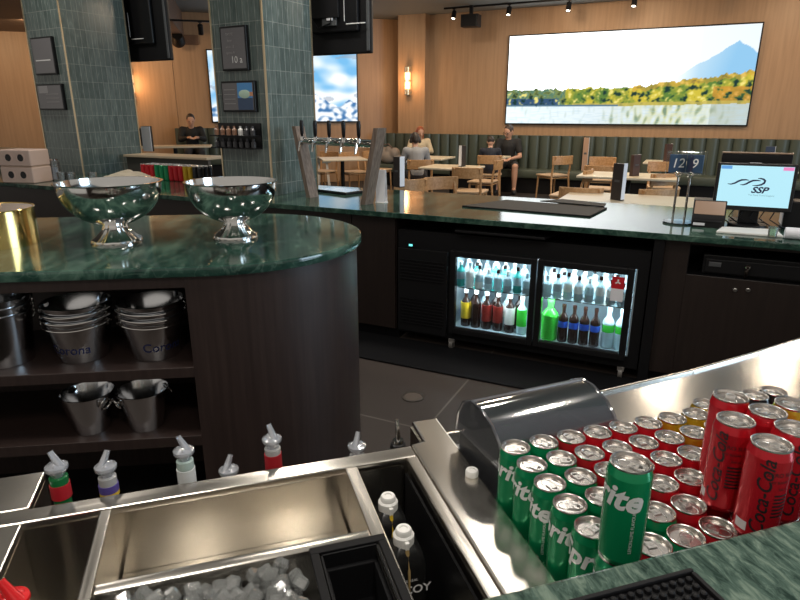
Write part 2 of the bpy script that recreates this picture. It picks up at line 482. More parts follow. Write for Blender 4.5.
# ---- green channelled banquettes along the walls
def banquette(F, x0, x1, y, zb, ztop, label):
    t = thing('banquette', label, 'bench', F.w((x0+x1)/2, y, zb), F.a, 'green banquettes')
    w = (x1-x0)/2; zt = ztop-zb
    g = G(); g.box(-w, w, -.52, 0, 0, .30); g.build('plinth', BLACKM, t)
    g = G(); g.box(-w, w, -.60, -.16, .30, .46, .03); g.build('seat_cushion', LEATHER, t)
    n = round(2*w/.215); cw = 2*w/n
    g = G()
    for k in range(n):
        a = -w+k*cw
        pr = [(a, 0), (a, -.125), (a+cw*.06, -.15), (a+cw*.25, -.178), (a+cw*.5, -.188), (a+cw*.75, -.178), (a+cw*.94, -.15), (a+cw, -.125), (a+cw, 0)]
        g.prism(pr, .30, zt)
    g.build('backrest', LEATHER, t)
    return t
xb0 = WB.hit(380, 140, -.3).x
banquette(WB, xb0, 8.6, -.24, 0, 1.10, 'long dark green channel-tufted banquette under the landscape screen')
banquette(WL, WL.hit(174, 130, -.3).x, WL.hit(300, 130).x, -.03, .18, 1.22, 'green banquette under the mountain screen behind the man in black')

# ---- ceiling fittings
TRK = Frame(*(at(470, 9, 3.46).xy), -25.6)
tr = thing('light_track', 'black ceiling track running along the landscape wall', 'track', TRK.w(0, -.1, 3.47), TRK.a)
g = G(); g.box(-.5, 5.2, -.02, .02, 0, .03); g.build('track_bar', BLACKM, tr)
GLOWW = emit('lamp_face', (1,.86,.66,1), 14)
def spot(p, tilt, rz, label, on=True, L=.13):
    t = thing('track_spotlight', label, 'spotlight', p, rz, 'ceiling spotlights')
    g = G(); g.cyl(.012, -.06, 0, 10); g.box(-.03, .03, -.03, .03, -.012, 0); g.build('stem', BLACKM, t)
    M = T(0, 0, -.07) @ Matrix.Rotation(tilt, 4, 'X')
    g = G(); g.lathe([(0, .03), (.04, .03), (.045, .02), (.045, -L), (.038, -L), (.038, -L+.02), (0, -L+.02)], 16, M); g.build('spot_body', BLACKM, t)
    if on:
        g = G(); g.cyl(.037, -L+.018, -L+.024, 16, M); g.build('lamp_face', GLOWW, t)
for px, py, lab in ((456, 10, 'black track spotlight beside the ceiling speaker box'), (511, 6, 'black track spotlight above the landscape screen corner'),
                    (571, 2, 'black track spotlight over the middle of the landscape screen'), (637, -1, 'lit black track spotlight over the tree part of the landscape screen'), (760, -4, 'lit black track spotlight over the mountain end of the landscape screen')):
    p = TRK.l(at(px, py, 3.46)); spot(TRK.w(p.x, -.1, 3.47), radians(-24), TRK.a, lab, True)
p = aty(471, 21, 12.6)
t = thing('ceiling_speaker', 'black box speaker hung under the ceiling left of the landscape screen', 'speaker', p, WB.a)
g = G(); g.box(-.17, .17, -.12, .12, -.11, .11, .01); g.build('cabinet', BLACKM, t)
g = G(); g.box(-.14, .14, -.13, -.118, -.09, .09, .004); g.build('grille', RUBBER, t)
g = G(); g.box(-.03, .03, -.03, .03, .11, 3.49-p.z); g.build('bracket', BLACKM, t)
# platform-side track under the bulkhead
pb = at(186, 21, 3.02); FB = Frame(pb.x, pb.y, 14)
tr = thing('light_track', 'short black track under the lowered ceiling between the two columns', 'track', FB.w(0, 0, 3.01), FB.a)
g = G(); g.box(-1.6, 1.2, -.02, .02, 0, .03); g.build('track_bar', BLACKM, tr)
p = FB.l(at(199, 20, 3.02)); spot(FB.w(p.x, 0, 3.01), radians(30), FB.a, 'lit black spotlight on the short track between the columns')
p = WL.hit(178, 39, -.35)
t = thing('ceiling_speaker', 'small black speaker under the lowered ceiling beside the hung television', 'speaker', WL.w(*p), WL.a)
g = G(); g.lathe([(0, .12), (.10, .12), (.13, 0), (.13, -.1), (.12, -.12), (0, -.10)], 20, Matrix.Rotation(radians(60), 4, 'X')); g.build('housing', BLACKM, t)
g = G(); g.cyl(.02, .05, 3.04-p.z); g.build('mount_rod', BLACKM, t)
p0, p1 = WL.hit(184, 35), WL.hit(199, 45)
g = G(); g.box(p0.x, p1.x, -.05, 0, p1.z, p0.z, .006)
tag(g.build('wall_vent_cover', mat('brown_cover', (.17,.09,.05), .6), None, WL.o, WL.a), 'square brown cover on the oak wall under the lowered ceiling', 'vent')

# ---- televisions hung over the bar, seen from behind
def television(pl, pr, yb, F, yl, label):
    a, b = F.hit(pl, yb, yl), F.hit(pr, yb, yl)
    z0 = b.z; x0, x1 = a.x, b.x; h = .72
    t = thing('hanging_television', label, 'television', F.w((x0+x1)/2, yl, z0), F.a, 'televisions hung over the back counter')
    w = (x1-x0)/2
    g = G(); g.box(-w, w, .0, .05, 0, h, .012); g.build('housing', BLACKM, t)
    g = G(); g.box(-w+.02, w-.02, .05, .056, .02, h-.02); g.build('screen_glass', BLACK, t)
    g = G(); g.box(-w*.72, w*.70, -.045, 0, .17, h-.05, .012); g.build('rear_cover', BLACK, t)
    g = G(); g.box(w-.035, w-.008, -.012, 0, .02, h-.02, .003); g.build('side_bezel', DARKG, t)
    g = G(); g.box(-.11, .03, -.062, -.045, .22, .44, .004); g.build('connector_panel', DARKG, t)
    g = G(); g.box(-.06, .0, -.07, -.062, .26, .33, .003); g.box(-.03, .015, -.07, -.062, .38, .42, .003); g.build('rating_sticker', PAPER, t)
    g = G(); g.box(.12, .30, -.052, -.045, .225, .232); g.box(.10, .104, -.05, -.045, .25, .5); g.build('label_strip', WINK, t)
    g = G(); g.tube([(-.2, -.055, .5), (-.22, -.075, .3), (-.14, -.08, .20), (-.02, -.07, .24), (.0, -.06, .38)], .007, 8); g.build('cable', RUBBER, t)
    g = G(); g.cyl(.03, h-.2, 3.5-z0, 16, T(-.12, -.09, 0)); g.box(-.3, .06, -.075, -.045, .28, .62, .004); g.build('ceiling_pole', BLACKM, t)
television(92, 171, 60, BK, 1.78, 'black television hung beside the far tiled column, back towards the bar')
television(306, 371, 53, BK, 1.25, 'black television hung beside the near tiled column above the beer tower')

# ================================================================== BACK COUNTER
CZ = .92
g = G(); g.prism([(-6.6, 0), (4.2, 0), (4.2, 1.10), (-4.055, 1.10), (-4.10, .865), (-4.755, .915), (-4.72, 1.10), (-6.6, 1.10)], CZ-.035, CZ, bev=.004)
tag(g.build('marble_worktop', MARBLE, None, BK.o, BK.a), 'long dark green marble worktop of the back bar counter', 'worktop')
# raised timber ledge at the far-left end
p = BK.at(216, 157, 1.10)
for u0, u1, lab in ((-4.04, p.x, 'pale raised timber ledge running between the two tiled columns'), (-8.2, -4.79, 'pale raised timber ledge beyond the far tiled column, behind the box dispensers')):
    tl = thing('timber_ledge', lab, 'counter', BK.w((u0+u1)/2, 1.4), BK.a); h_ = (u1-u0)/2
    g = G(); g.box(-h_, h_, -.08, .26, 1.075, 1.10, .004); g.build('ledge_board', mat('pale_ledge', (.55,.44,.31), .4), tl)
    g = G(); g.box(-h_, h_-.02, -.04, 0, 0, 1.075); g.build('ledge_panel', mat('ledge_grey', (.07,.065,.055), .5), tl)
t = thing('counter_cabinet', 'brown panelled base under the back counter left of the bottle fridge', 'cabinet', BK.w(-3.3, .06), BK.a)
g = G()
xa = [-3.25, -2.0, -1.2, .30, 1.9, 2.90, 3.236]
for x0, x1 in zip(xa, xa[1:]): g.box(x0+.003, x1-.003, 0, .02, .09, CZ-.036, .002)
g.build('front_panel', BACKW, t)
g = G(); g.box(-3.25, 3.236, .02, .6, .09, CZ-.036); g.build('carcass', BACKW, t)
g = G(); g.box(-3.25, 3.236, .06, .6, 0, .09); g.build('toe_kick', BLACK, t)
g = G(); g.box(-.052, 1.60, .64, .66, 0, CZ-.036); g.box(1.545, 1.60, .02, .64, 0, CZ-.036); tag(g.build('fridge_recess_panel', BLACK, None, BK.o, BK.a), 'black lining of the recess around the bottle fridge', 'panel')
# right cabinet with the cash drawer niche
RX0 = 1.60
t = thing('counter_cabinet', 'brown base under the till with a black niche and two locks', 'cabinet', BK.w(RX0, .06), BK.a)
nx0, nx1, nz0, nz1 = 1.725-RX0, 2.75-RX0, .695, .862
g = G()
g.box(0, nx0, 0, .6, .09, CZ-.036, .002); g.box(nx0, nx1, 0, .6, .09, nz0, .002); g.box(nx0, nx1, 0, .6, nz1, CZ-.036)
g.box(nx1, 2.5, 0, .6, .09, CZ-.036, .002); g.build('carcass', BACKW, t)
g = G(); g.box(nx0, nx1, .58, .6, nz0, nz1); g.box(nx0, nx0+.004, .004, .58, nz0, nz1); g.box(nx0, nx1, .004, .58, nz0, nz0+.003); g.build('niche_lining', BLACK, t)
g = G(); g.box(0, 2.5, .06, .6, 0, .09); g.build('toe_kick', BLACK, t)
for px, py in ((735, 290), (748, 290)):
    q = BK.hit(px, py, .06)
    g = G(); g.lathe([(0,0),(.011,0),(.011,.005),(.007,.007),(.007,.004),(0,.004)], 20, T(q.x-RX0, 0, q.z) @ Matrix.Rotation(PI/2, 4, 'X')); g.build('cylinder_lock', mat('dull_nickel', (.35,.34,.32), .35, 1), t)
q = BK.hit(800, 284, .06)
t = thing('cash_drawer', 'black metal cash drawer in the niche under the till', 'cash drawer', BK.w(1.80, .10, nz0+.006), BK.a)
g = G(); g.box(0, .75, 0, .42, 0, .105, .004); g.build('housing', BLACKM, t)
g = G(); g.box(.012, .738, -.012, 0, .01, .085, .004); d = g.build('drawer', BLACKM, t)
g = G(); g.box(.03, .09, -.016, -.011, .045, .07, .002); g.build('brand_plate', DARKG, d)
q = BK.hit(747, 270, .09); k = q.x-1.80
g = G(); g.cyl(.012, 0, .02, 16, T(k, -.012, .06) @ Matrix.Rotation(PI/2, 4, 'X')); lk = g.build('drawer_lock', CHROME, t)
g = G(); g.torus(.011, .003, 16, 6, T(k, -.035, .062) @ Matrix.Rotation(PI/2, 4, 'X')); g.box(k-.004, k+.004, -.037, -.033, .012, .052); g.box(k-.012, k-.004, -.037, -.033, .0, .045); g.build('key', CHROME, t)

# ---- fridge
FX0, FX1, FZ0, FZ1 = -.05, 1.535, .075, .80
fr = thing('bottle_fridge', 'black two-door glass-front bottle fridge under the back counter', 'fridge', BK.w(0, .05), BK.a)
IX0, IX1 = .352, 1.455
g = G()
g.box(FX0, FX1, .56, .58, FZ0, FZ1); g.box(FX0, FX1, .03, .58, FZ1-.11, FZ1); g.box(FX0, FX1, .03, .58, FZ0, .15)
g.box(FX0, IX0-.02, .03, .56, .15, FZ1-.11); g.box(IX1+.02, FX1, .03, .56, .15, FZ1-.11)
g.build('cabinet', BLACKM, fr)
g = G()
g.box(IX0-.02, IX1+.02, .545, .56, .15, FZ1-.11); g.box(IX0-.02, IX0-.012, .03, .545, .15, FZ1-.11); g.box(IX1+.012, IX1+.02, .03, .545, .15, FZ1-.11)
g.box(IX0-.02, IX1+.02, .03, .545, .15, .157); g.build('liner', mat('fridge_liner', (.34,.44,.50), .3), fr)
gp = G(); gp.box(FX0+.01, IX0-.035, 0, .03, FZ0+.02, FZ1-.12, .003)
gr = gp.build('grille_panel', BLACKM, fr)
g = G()
for k in range(7): g.box(FX0+.03, IX0-.055, -.008, 0, .60-.022*k, .607-.022*k, .002)
for k in range(9): g.box(FX0+.03, IX0-.055, -.008, 0, .33-.022*k, .337-.022*k, .002)
g.build('louvre', BLACK, gr)
q = BK.hit(411, 245, .05)
g = G(); g.box(q.x-.022, q.x+.022, -.004, 0, q.z-.012, q.z+.012, .002); g.build('control_display', BLACK, fr)
g = G(); g.box(q.x-.012, q.x+.012, -.006, -.004, q.z-.006, q.z+.006); g.build('indicator_light', emit('teal_led', (.15,.9,.85,1), 2.2), fr)
for d0, d1, lab in ((.345, .905, 'left'), (.912, 1.462, 'right')):
    g = G(); f = .036
    g.box(d0, d0+f, -.02, .026, .135, .70, .004); g.box(d1-f, d1, -.02, .026, .135, .70, .004)
    g.box(d0+f, d1-f, -.02, .026, .135, .175, .004); g.box(d0+f, d1-f, -.02, .026, .66, .70, .004)
    dr = g.build('door', BLACKM, fr)
    g = G(); g.box(d0+f, d1-f, -.004, .004, .175, .66); g.build('door_glass', GLASS, dr)
q = BK.hit(616, 283, .05)
g = G(); g.box(1.345, 1.415, -.024, -.0205, .575, .645); st = g.build('red_sticker', mat('red_label', (.55,.01,.02), .5), fr); st['label'] = 'red square sticker on the fridge door glass'
g = G()
for a in range(3):
    M = T(1.38, -.0255, .615) @ Matrix.Rotation(radians(120*a), 4, 'Y'); g.box(-.004, .004, 0, .001, .002, .016, M=M)
g.build('sticker_mark', WINK, st)
g = G(); g.box(1.345, 1.415, -.024, -.0205, .50, .575); g.build('white_sticker', PAPER, fr)
sh = G(); sh.box(IX0-.01, IX1+.01, .06, .54, .435, .440)
for k in range(24): sh.box(IX0+k*.0475, IX0+k*.0475+.004, .05, .54, .440, .444)
sh.build('wire_shelf', CHROME, fr)
g = G(); g.box(IX0, IX1, .045, .06, FZ1-.125, FZ1-.112); g.build('light_strip', emit('fridge_led', (.78,.92,1,1), 7), fr)
area('fridge_strip_and_fill', BK.w(.62, .16, FZ1-.13), 3.2, (.80,.93,1), .55, .10, BK.w(.62, .36, .2))
area('fridge_strip_and_fill', BK.w(1.18, .16, FZ1-.13), 3.6, (.80,.95,1), .55, .10, BK.w(1.18, .36, .2))
for x_ in (.62, 1.18): area('fridge_strip_and_fill', BK.w(x_, .13, .425), 2.6, (.85,.95,1), .5, .06, BK.w(x_, .36, .1))  # fill lamps added under the shelf to brighten the lower bottles
for x, y in ((FX0+.40, .04), (FX1-.09, .04), (FX0+.06, .5), (FX1-.09, .5)):
    g = G(); g.cyl(.032, -.012, .012, 18, T(x, y, .034) @ Matrix.Rotation(PI/2, 4, 'Y')); g.box(x-.02, x+.02, y-.02, y+.02, .05, .078, .003); g.build('castor', mat('castor_grey', (.16,.15,.14), .4), fr)
# pull-out board above the fridge
g = G(); a, b = BK.hit(455, 240, .03), BK.hit(545, 242, .03)
g.prism([(a.x, .02), (b.x, .02), (b.x+.05, .30), (a.x-.06, .30)], .822, .838, bev=.003); g.box(a.x-.06, b.x+.06, .30, .34, .822, .884)
tag(g.build('pull_out_tray', BLACKM, None, BK.o, BK.a), 'black pull-out tray in the gap above the bottle fridge', 'tray')

# ---- bottles in the fridge
def bottle_mesh(H, R, neck, shoulder, rn=None):
    rn = rn or R*.36
    return [(0, 0), (R*.93, 0), (R, .008), (R, shoulder), (R*.86, shoulder+(neck-shoulder)*.35), (rn*1.25, neck-.008), (rn, neck), (rn, H-.015), (0, H-.015)]
BCOL = {}
def bottle_col(n, c, r=.12, **k): BCOL[n] = mat('bottle_'+n, c, r, **k); return BCOL[n]
B_DARK = bottle_col('dark_cola', (.018,.008,.006)); B_GRN = bottle_col('lime_green', (.05,.62,.06), .2)
B_CLR = bottle_col('pale_blue_water', (.46,.66,.74), .15); B_TEAL = bottle_col('teal', (.05,.45,.42), .15); B_YEL = bottle_col('yellow', (.75,.52,.03), .3)
B_BLUE = bottle_col('blue', (.02,.10,.62), .3); B_RED = bottle_col('dark_red', (.22,.02,.015), .3); B_WHT = bottle_col('white', (.75,.78,.76), .3)
B_SIL = bottle_col('silver_blue', (.34,.44,.50), .12)
def fridge_bottle(x, y, z, H, R, mb, ml, mc, label, group, lz=(.30,.62), seg=18):
    t = thing('drink_bottle', label, 'bottle', BK.w(x, y, z), BK.a, group)
    g = G(); g.lathe(bottle_mesh(H, R, H*.80, H*.62), seg); g.build('bottle_body', mb, t)
    g = G(); r = R+.0008; g.lathe([(R*.9, H*lz[0]), (r, H*lz[0]), (r, H*lz[1]), (R*.9, H*lz[1])], seg); g.build('wrap_label', ml, t)
    g = G(); g.cyl(R*.42, H-.022, H, 14); g.build('bottle_cap', mc, t)
    return t
FR = 'bottles on the fridge floor'
z = .158
left = [(.415, B_DARK, B_YEL, B_WHT, 'yellow-labelled dark bottle nearest the fridge grille'), (.487, B_DARK, B_DARK, B_WHT, 'all-dark bottle next to the yellow-labelled one in the fridge'),
        (.562, B_DARK, B_RED, B_WHT, 'dark bottle with dark red label, nearer the grille of the matching two'), (.640, B_DARK, B_RED, B_WHT, 'dark bottle with dark red label, nearer the middle of the fridge'),
        (.720, B_DARK, B_WHT, B_WHT, 'dark bottle with white label in the grille-side half of the fridge'), (.80, B_CLR, B_GRN, B_WHT, 'pale bottle with green label beside the fridge centre post')]
for x, mb, ml, mc, lab in left: fridge_bottle(x+.0, .17, z, .255, .033, mb, ml, mc, lab, FR, (.22, .66))
for k, x in enumerate((.45, .525, .60, .68, .76)):
    fridge_bottle(x, .26, z, .255, .033, (B_DARK, B_CLR)[k % 2], (B_DARK, B_WHT)[k % 2], B_WHT, ('dark','pale','dark','pale','dark')[k]+' bottle in the second fridge row, '+ORD[k]+' from the grille', FR)
fridge_bottle(.985, .16, z+.0, .265, .052, B_GRN, B_GRN, B_GRN, 'fat lime green bottle beside the fridge centre post', FR)
for k, x in enumerate((1.070, 1.135, 1.20, 1.265)):
    fridge_bottle(x, .15, z, .245, .030, B_DARK, B_BLUE, B_DARK, 'dark bottle with blue label, '+ORD[k]+' after the lime green bottle', FR, (.40, .56))
fridge_bottle(1.340, .17, z, .255, .036, B_CLR, B_GRN, B_CLR, 'clear water bottle with green label beside the blue-labelled bottles', FR, (.40, .58))
fridge_bottle(1.415, .17, z, .255, .034, B_CLR, B_GRN, B_CLR, 'clear water bottle nearest the till-side door edge', FR, (.40, .58))
UP = 'small bottles on the fridge shelf'
random.seed(11)
k = 0
for row, y in ((0, .13), (1, .215), (2, .30)):
    for i in range(17):
        x = IX0+.035+i*.0635+(row % 2)*.02
        if x > IX1-.02: continue
        left_side = x < .9
        mb = random.choice([B_SIL, B_CLR, B_SIL, B_TEAL if left_side else B_CLR, B_WHT, B_SIL])
        H = random.choice([.135, .15, .165])+row*.012
        nm = {'bottle_silver_blue':'silver-blue', 'bottle_pale_blue_water':'pale blue', 'bottle_teal':'teal', 'bottle_white':'white'}[mb.name]
        fridge_bottle(x, y, .446, H, .027, mb, random.choice([B_WHT, B_SIL, B_CLR]), random.choice([B_SIL, B_WHT, B_DARK]),
                      f'{nm} small bottle on the fridge shelf, {ORD[row]} row, {ORD[i] if i < 14 else str(i+1)+"th"} from the grille', UP, (.3, .6), 12)

# ---- rubber mats on the counter
pts = [BK.at(*p, CZ) for p in ((462, 207), (506, 201), (607, 209), (590, 217.5))]
g = G(); g.prism([(q.x, q.y) for q in pts], 0, .010, bev=.002)
tag(g.build('bar_mat', RUBBER, None, (*BK.o.xy, CZ+.0005), BK.a), 'long black rubber bar mat lying on the back counter', 'mat')
pts = [BK.at(*p, CZ) for p in ((540, 203.2), (562, 201.5), (606, 206), (604, 209))]
g = G(); g.prism([(q.x, q.y) for q in pts], 0, .008, bev=.002)
tag(g.build('bar_mat', RUBBER, None, (*BK.o.xy, CZ+.0112), BK.a), 'smaller black mat overlapping the long mat on the back counter', 'mat')

# ---- beer tower
a, b = at(312.5, 197, CZ), at(367, 204, CZ)
TW = Frame(a.x, a.y, degrees(atan2(b.y-a.y, b.x-a.x)))
W = (b-a).length
ta, tb = TW.hit(298, 127), TW.hit(380, 128)
t = thing('beer_tower', 'beer tap tower of two leaning timber posts and a steel bar', 'beer tower', TW.w(0, 0, CZ), TW.a)
H = tb.z-CZ
for x0, x1, nm in ((0, ta.x, 'a'), (W, tb.x, 'b')):
    g = G(); n = 2
    v0 = Vector((x0, 0, 0)); v1 = Vector((x1, 0, H))
    q = g.box(-.021, .021, -.045, .045, 0, 1, 0)
    for v in q: v.co = Vector((v.co.x + x0+(x1-x0)*v.co.z, v.co.y, v.co.z*H))
    g.build('timber_post', ASHW, t)
zb = H*.80
xa, xbb = ta.x*.8, W+(tb.x-W)*.8
g = G(); g.tube([(xa, 0, zb), (xbb, 0, zb)], .028, 20); bar = g.build('steel_bar', CHROME, t)
for k in range(5):
    x = xa+(xbb-xa)*(.13+.185*k)
    g = G(); g.tube([(x, -.02, zb), (x, -.07, zb+.004), (x, -.10, zb-.005), (x, -.115, zb-.07)], [.013, .012, .011, .008], 10)
    g.cyl(.016, .0, .03, 12, T(x, -.075, zb+.005)); fa = g.build('tap_faucet', CHROME, t)
    g = G(); g.lathe([(0, 0), (.008, 0), (.013, .02), (.016, .09), (.012, .115), (0, .118)], 12, T(x, -.075, zb+.035)); g.build('tap_handle', BLACK, fa)
p = BK.at(339, 194, CZ)
t = thing('drip_tray', 'steel drip tray on the counter under the beer tower', 'tray', (*at(340, 192.5, CZ).xy, CZ), TW.a)
g = G(); g.box(-.17, .17, -.10, .10, 0, .018, .004); g.build('tray_pan', BLACKM, t)
g = G(); g.box(-.165, .165, -.095, .095, .018, .024, .002); g.build('tray_grate', mat('pale_steel', (.8,.8,.8), .18, 1), t)
# ---- white card holder, menus
p = at(381.5, 203, CZ)
t = thing('card_stand', 'tall white folded card stand beside the beer tower', 'card stand', (p.x, p.y+.02, CZ), BK.a)
g = G(); g.box(-.036, .036, -.003, 0, 0, .235, .001, T(0, -.022, 0) @ Matrix.Rotation(radians(-4), 4, 'X')); g.build('front_leaf', PAPER, t)
g = G(); g.box(-.036, .036, 0, .003, 0, .235, .001, T(0, .022, 0) @ Matrix.Rotation(radians(4), 4, 'X')); g.build('rear_leaf', PAPER, t)
g = G(); g.box(-.04, .04, -.03, .03, 0, .006, .002); g.build('card_base', WHITE, t)
MENUB = mat('menu_board', (.025,.02,.02), .5)
def menu(p, rz, label, h=.27, w=.11, dark=MENUB):
    t = thing('menu_holder', label, 'menu holder', p, rz, 'menu holders')
    g = G(); g.box(-w/2, w/2, -.028, .028, 0, h, .003); g.build('holder_box', dark, t)
    g = G(); g.box(w/2, w/2+.003, -.024, .024, .01, h+.005, .001); g.build('menu_card', PAPER, t)
    g = G(); g.box(-w*.25, w*.25, -.0295, -.028, h*.5, h*.56); g.build('printed_line', DARKG, t)
menu((*at(399, 187, CZ).xy, CZ), -1.0, 'black menu box with white card on the back counter beside the card stand', .26, .10)

# ---- number stand
p = at(678, 223, CZ)
t = thing('number_stand', 'clear stand with two blue number cards on steel rods beside the till', 'table number stand', (p.x, p.y, CZ), BK.a+.02)
s = .34
g = G(); g.cyl(.085, 0, .010, 32); g.build('clear_base', GLASS, t)
for x in (-.033, .030):
    g = G(); g.tube([(x, 0, .008), (x, 0, .285)], .0065, 12); g.build('steel_rod', CHROME, t)
    g = G(); g.torus(.014, .004, 18, 8, T(x, -.012, .285) @ Matrix.Rotation(PI/2, 4, 'X')); g.build('card_clip', CHROME, t)
NB = mat('navy_card', (.03,.07,.14), .4)
for x, rz, s_ in ((-.045, .35, '12'), (.046, -.45, '9')):
    M = T(x, 0, .345) @ RZ(rz)
    g = G(); g.box(-.048, .048, -.004, .004, -.052, .052, .003, M); c = g.build('number_card', NB, t)
    text('card_number', s_, .075, WINK, c, M @ T(0, -.0048, 0) @ RX, shear=.15)
g = G(); M = T(0, .012, .345); g.box(-.105, .105, -.012, .012, -.06, .068, .004, M); g.build('clear_case', GLASS, t)

# ---- till corner
p = BK.at(707, 228, CZ)
t = thing('receipt_printer', 'black receipt printer with glossy top beside the till screen', 'printer', BK.w(p.x, p.y+.09, CZ), BK.a)
g = G(); g.prism([(-.08, 0), (.10, 0), (.10, .148), (-.03, .148), (-.08, .072)], -.085, .085, Matrix.Rotation(PI/2, 4, 'Z') @ Matrix.Rotation(PI/2, 4, 'X'), bev=.004); g.build('printer_body', BLACKM, t)
g = G(); g.box(-.07, .07, -.088, -.08, .035, .042); g.build('paper_slot', INK, t)
g = G(); g.box(-.075, -.015, -.0885, -.08, .012, .026); g.build('printer_label', PAPER, t)
g = G(); g.box(-.078, .078, -.002, .002, .003, .086, .002, T(0, -.0815, .072) @ Matrix.Rotation(radians(-33), 4, 'X')); g.build('glossy_cover', mat('painted_bronze_sheen', (.36,.24,.17), .15), t)  # bronze colour paints the warm reflection on the black glossy cover
p0, p1 = BK.hit(720, 168, .36), BK.hit(797, 168, .36)
zt, zb = BK.hit(757, 165.5, .36).z, BK.hit(757, 209, .36).z
mw, mh = (p1.x-p0.x)/2, (zt-zb)/2
t = thing('till_screen', 'till touch screen with light blue display on the back counter', 'till', BK.w((p0.x+p1.x)/2, .42, CZ), BK.a)
MZ = (zt+zb)/2-CZ
Mm = T(0, -.05, MZ) @ Matrix.Rotation(radians(-6), 4, 'X')
g = G(); g.box(-mw-.012, mw+.012, 0, .035, -mh-.012, mh+.012, .006, Mm); g.build('monitor_housing', BLACK, t)
SCR = emit('till_display', (.50,.86,.98,1), 1.0)
g = G(); g.box(-mw+.006, mw-.006, -.002, .001, -mh+.012, mh-.004, 0, Mm); sc = g.build('display', SCR, t)
S = Mm @ T(0, -.0026, 0) @ RX
text('display_lettering', 'SSP', .046, NAVY, sc, S @ T(.026, -.017, 0) @ Matrix.Scale(1.2, 4, (1,0,0)), shear=.3, bold=.0016)
text('display_tagline', 'The Food Travel Experts', .0125, mat('tagline_blue', (.25,.5,.6), .5), sc, S @ T(.040, -.044, 0))
g = G()
def swoosh(pts, wid):
    n = len(pts); L = []; R = []
    for i, (x, y) in enumerate(pts):
        d = Vector((pts[min(i+1,n-1)][0]-pts[max(i-1,0)][0], pts[min(i+1,n-1)][1]-pts[max(i-1,0)][1])).normalized()
        w = wid*sin(PI*(i+.4)/(n))**.8
        L.append((x-d.y*w, y+d.x*w, 0)); R.append((x+d.y*w, y-d.x*w, 0))
    for i in range(n-1): g.quad([S @ Vector(v) for v in (L[i], R[i], R[i+1], L[i+1])])
swoosh([(-.133,.012),(-.115,.011),(-.098,.017),(-.082,.028),(-.066,.036),(-.045,.038),(-.03,.036)], .0050)
swoosh([(-.070,.010),(-.055,.010),(-.040,.016),(-.026,.027),(-.010,.035),(.012,.037),(.027,.035)], .0050)
swoosh([(-.010,.008),(.012,.009),(.032,.014),(.045,.024),(.048,.036),(.040,.044),(.026,.048),(.012,.047)], .0055)
g.build('display_emblem', NAVY, sc, fix=False)
g = G(); g.box(-mw+.008, -mw+.062, -.0034, -.002, mh-.024, mh-.006, 0, Mm); g.build('blue_tab', emit('blue_tab', (.16,.42,.85,1), .9), sc)
g = G(); g.box(mw-.058, mw-.008, -.0034, -.002, mh-.024, mh-.006, 0, Mm); g.build('pink_tab', emit('pink_tab', (.95,.30,.62,1), .9), sc)
g = G(); g.box(-mw+.006, -mw+.065, -.0034, -.0, -mh-.008, -mh+.006, 0, Mm); g.build('screen_label', PAPER, t)
g = G(); g.box(-.05, .05, -.005, .04, .02, MZ-mh*.3, .006); g.cyl(.10, 0, .02, 28); g.build('screen_stand', BLACKM, t)
g = G()
for k in range(6):
    x = -.12+.05*k
    g.tube([(x, .02, .10), (x-.03, -.02-.01*k, .06), (x+.03, -.03, .02), (x+.07, .0, .006), (x+.12, .05, .006)], .0035, 6)
g.build('cable', RUBBER, t)
# customer-facing display on the back of the till
z2 = BK.hit(757, 154, .60).z
p0, p1 = BK.hit(722, 157, .60), BK.hit(794, 157, .60)
t = thing('customer_display', 'dark rear customer display standing behind the till screen', 'display', BK.w((p0.x+p1.x)/2, .62, CZ), BK.a)
w = (p1.x-p0.x)/2; h = z2-CZ
g = G(); g.box(-w, w, 0, .03, h-.24, h, .006); g.build('display_housing', BLACK, t)
g = G(); g.box(-w, w, -.006, .03, h, h+.008, .002); g.build('top_edge', mat('bronze_edge', (.35,.24,.17), .3), t)
g = G(); g.box(-.03, .03, -.008, -.001, h-.06, h-.05); g.build('display_badge', PAPER, t)
g = G(); g.box(-.03, .03, .0, .03, 0, h-.2); g.box(-.09, .09, -.06, .08, 0, .012, .003); g.build('display_stand', BLACKM, t)
p = BK.at(747, 232, CZ)
g = G(); pts = [BK.at(*q, CZ) for q in ((716, 233), (722, 228.5), (776, 231.5), (783, 238))]
g.prism([(q.x, q.y) for q in pts], 0, .012, bev=.003)
tag(g.build('white_tray', WHITE, None, (*BK.o.xy, CZ+.0005), BK.a), 'flat white tray on the counter in front of the till screen', 'tray')
p = BK.at(770, 236, CZ)
g = G(); g.lathe([(0,0),(.02,0),(.024,.05),(.021,.05),(.018,.004),(0,.004)], 18)
tag(g.build('shot_glass', clear('pale_green_glass', (.75,.9,.8,1), .1, .15), None, (*at(772, 236.5, CZ+.0125).xy, CZ+.0127)), 'small pale green glass on the white tray by the till', 'glass')
p = BK.at(789, 231, CZ)
t = thing('card_terminal', 'black boxy terminal on the counter right of the till stand', 'terminal', BK.w(p.x+.06, p.y+.14, CZ), BK.a)
g = G(); g.box(-.09, .14, -.07, .07, 0, .155, .008); g.build('terminal_body', BLACKM, t)
g = G(); g.box(-.094, -.09, -.06, .06, .02, .15); g.build('side_panel', PAPER, t)
p = BK.at(790, 240, CZ)
g = G(); M = T(0,0,.03) @ Matrix.Rotation(PI/2, 4, 'Y'); g.lathe([(.008,-.055),(.028,-.055),(.03,-.05),(.03,.05),(.028,.055),(.008,.055)], 24, M, True)
tag(g.build('paper_roll', PAPER, None, BK.w(p.x+.03, p.y+.03, CZ+.0005), BK.a), 'white till paper roll lying at the counter edge by the terminal', 'paper roll')

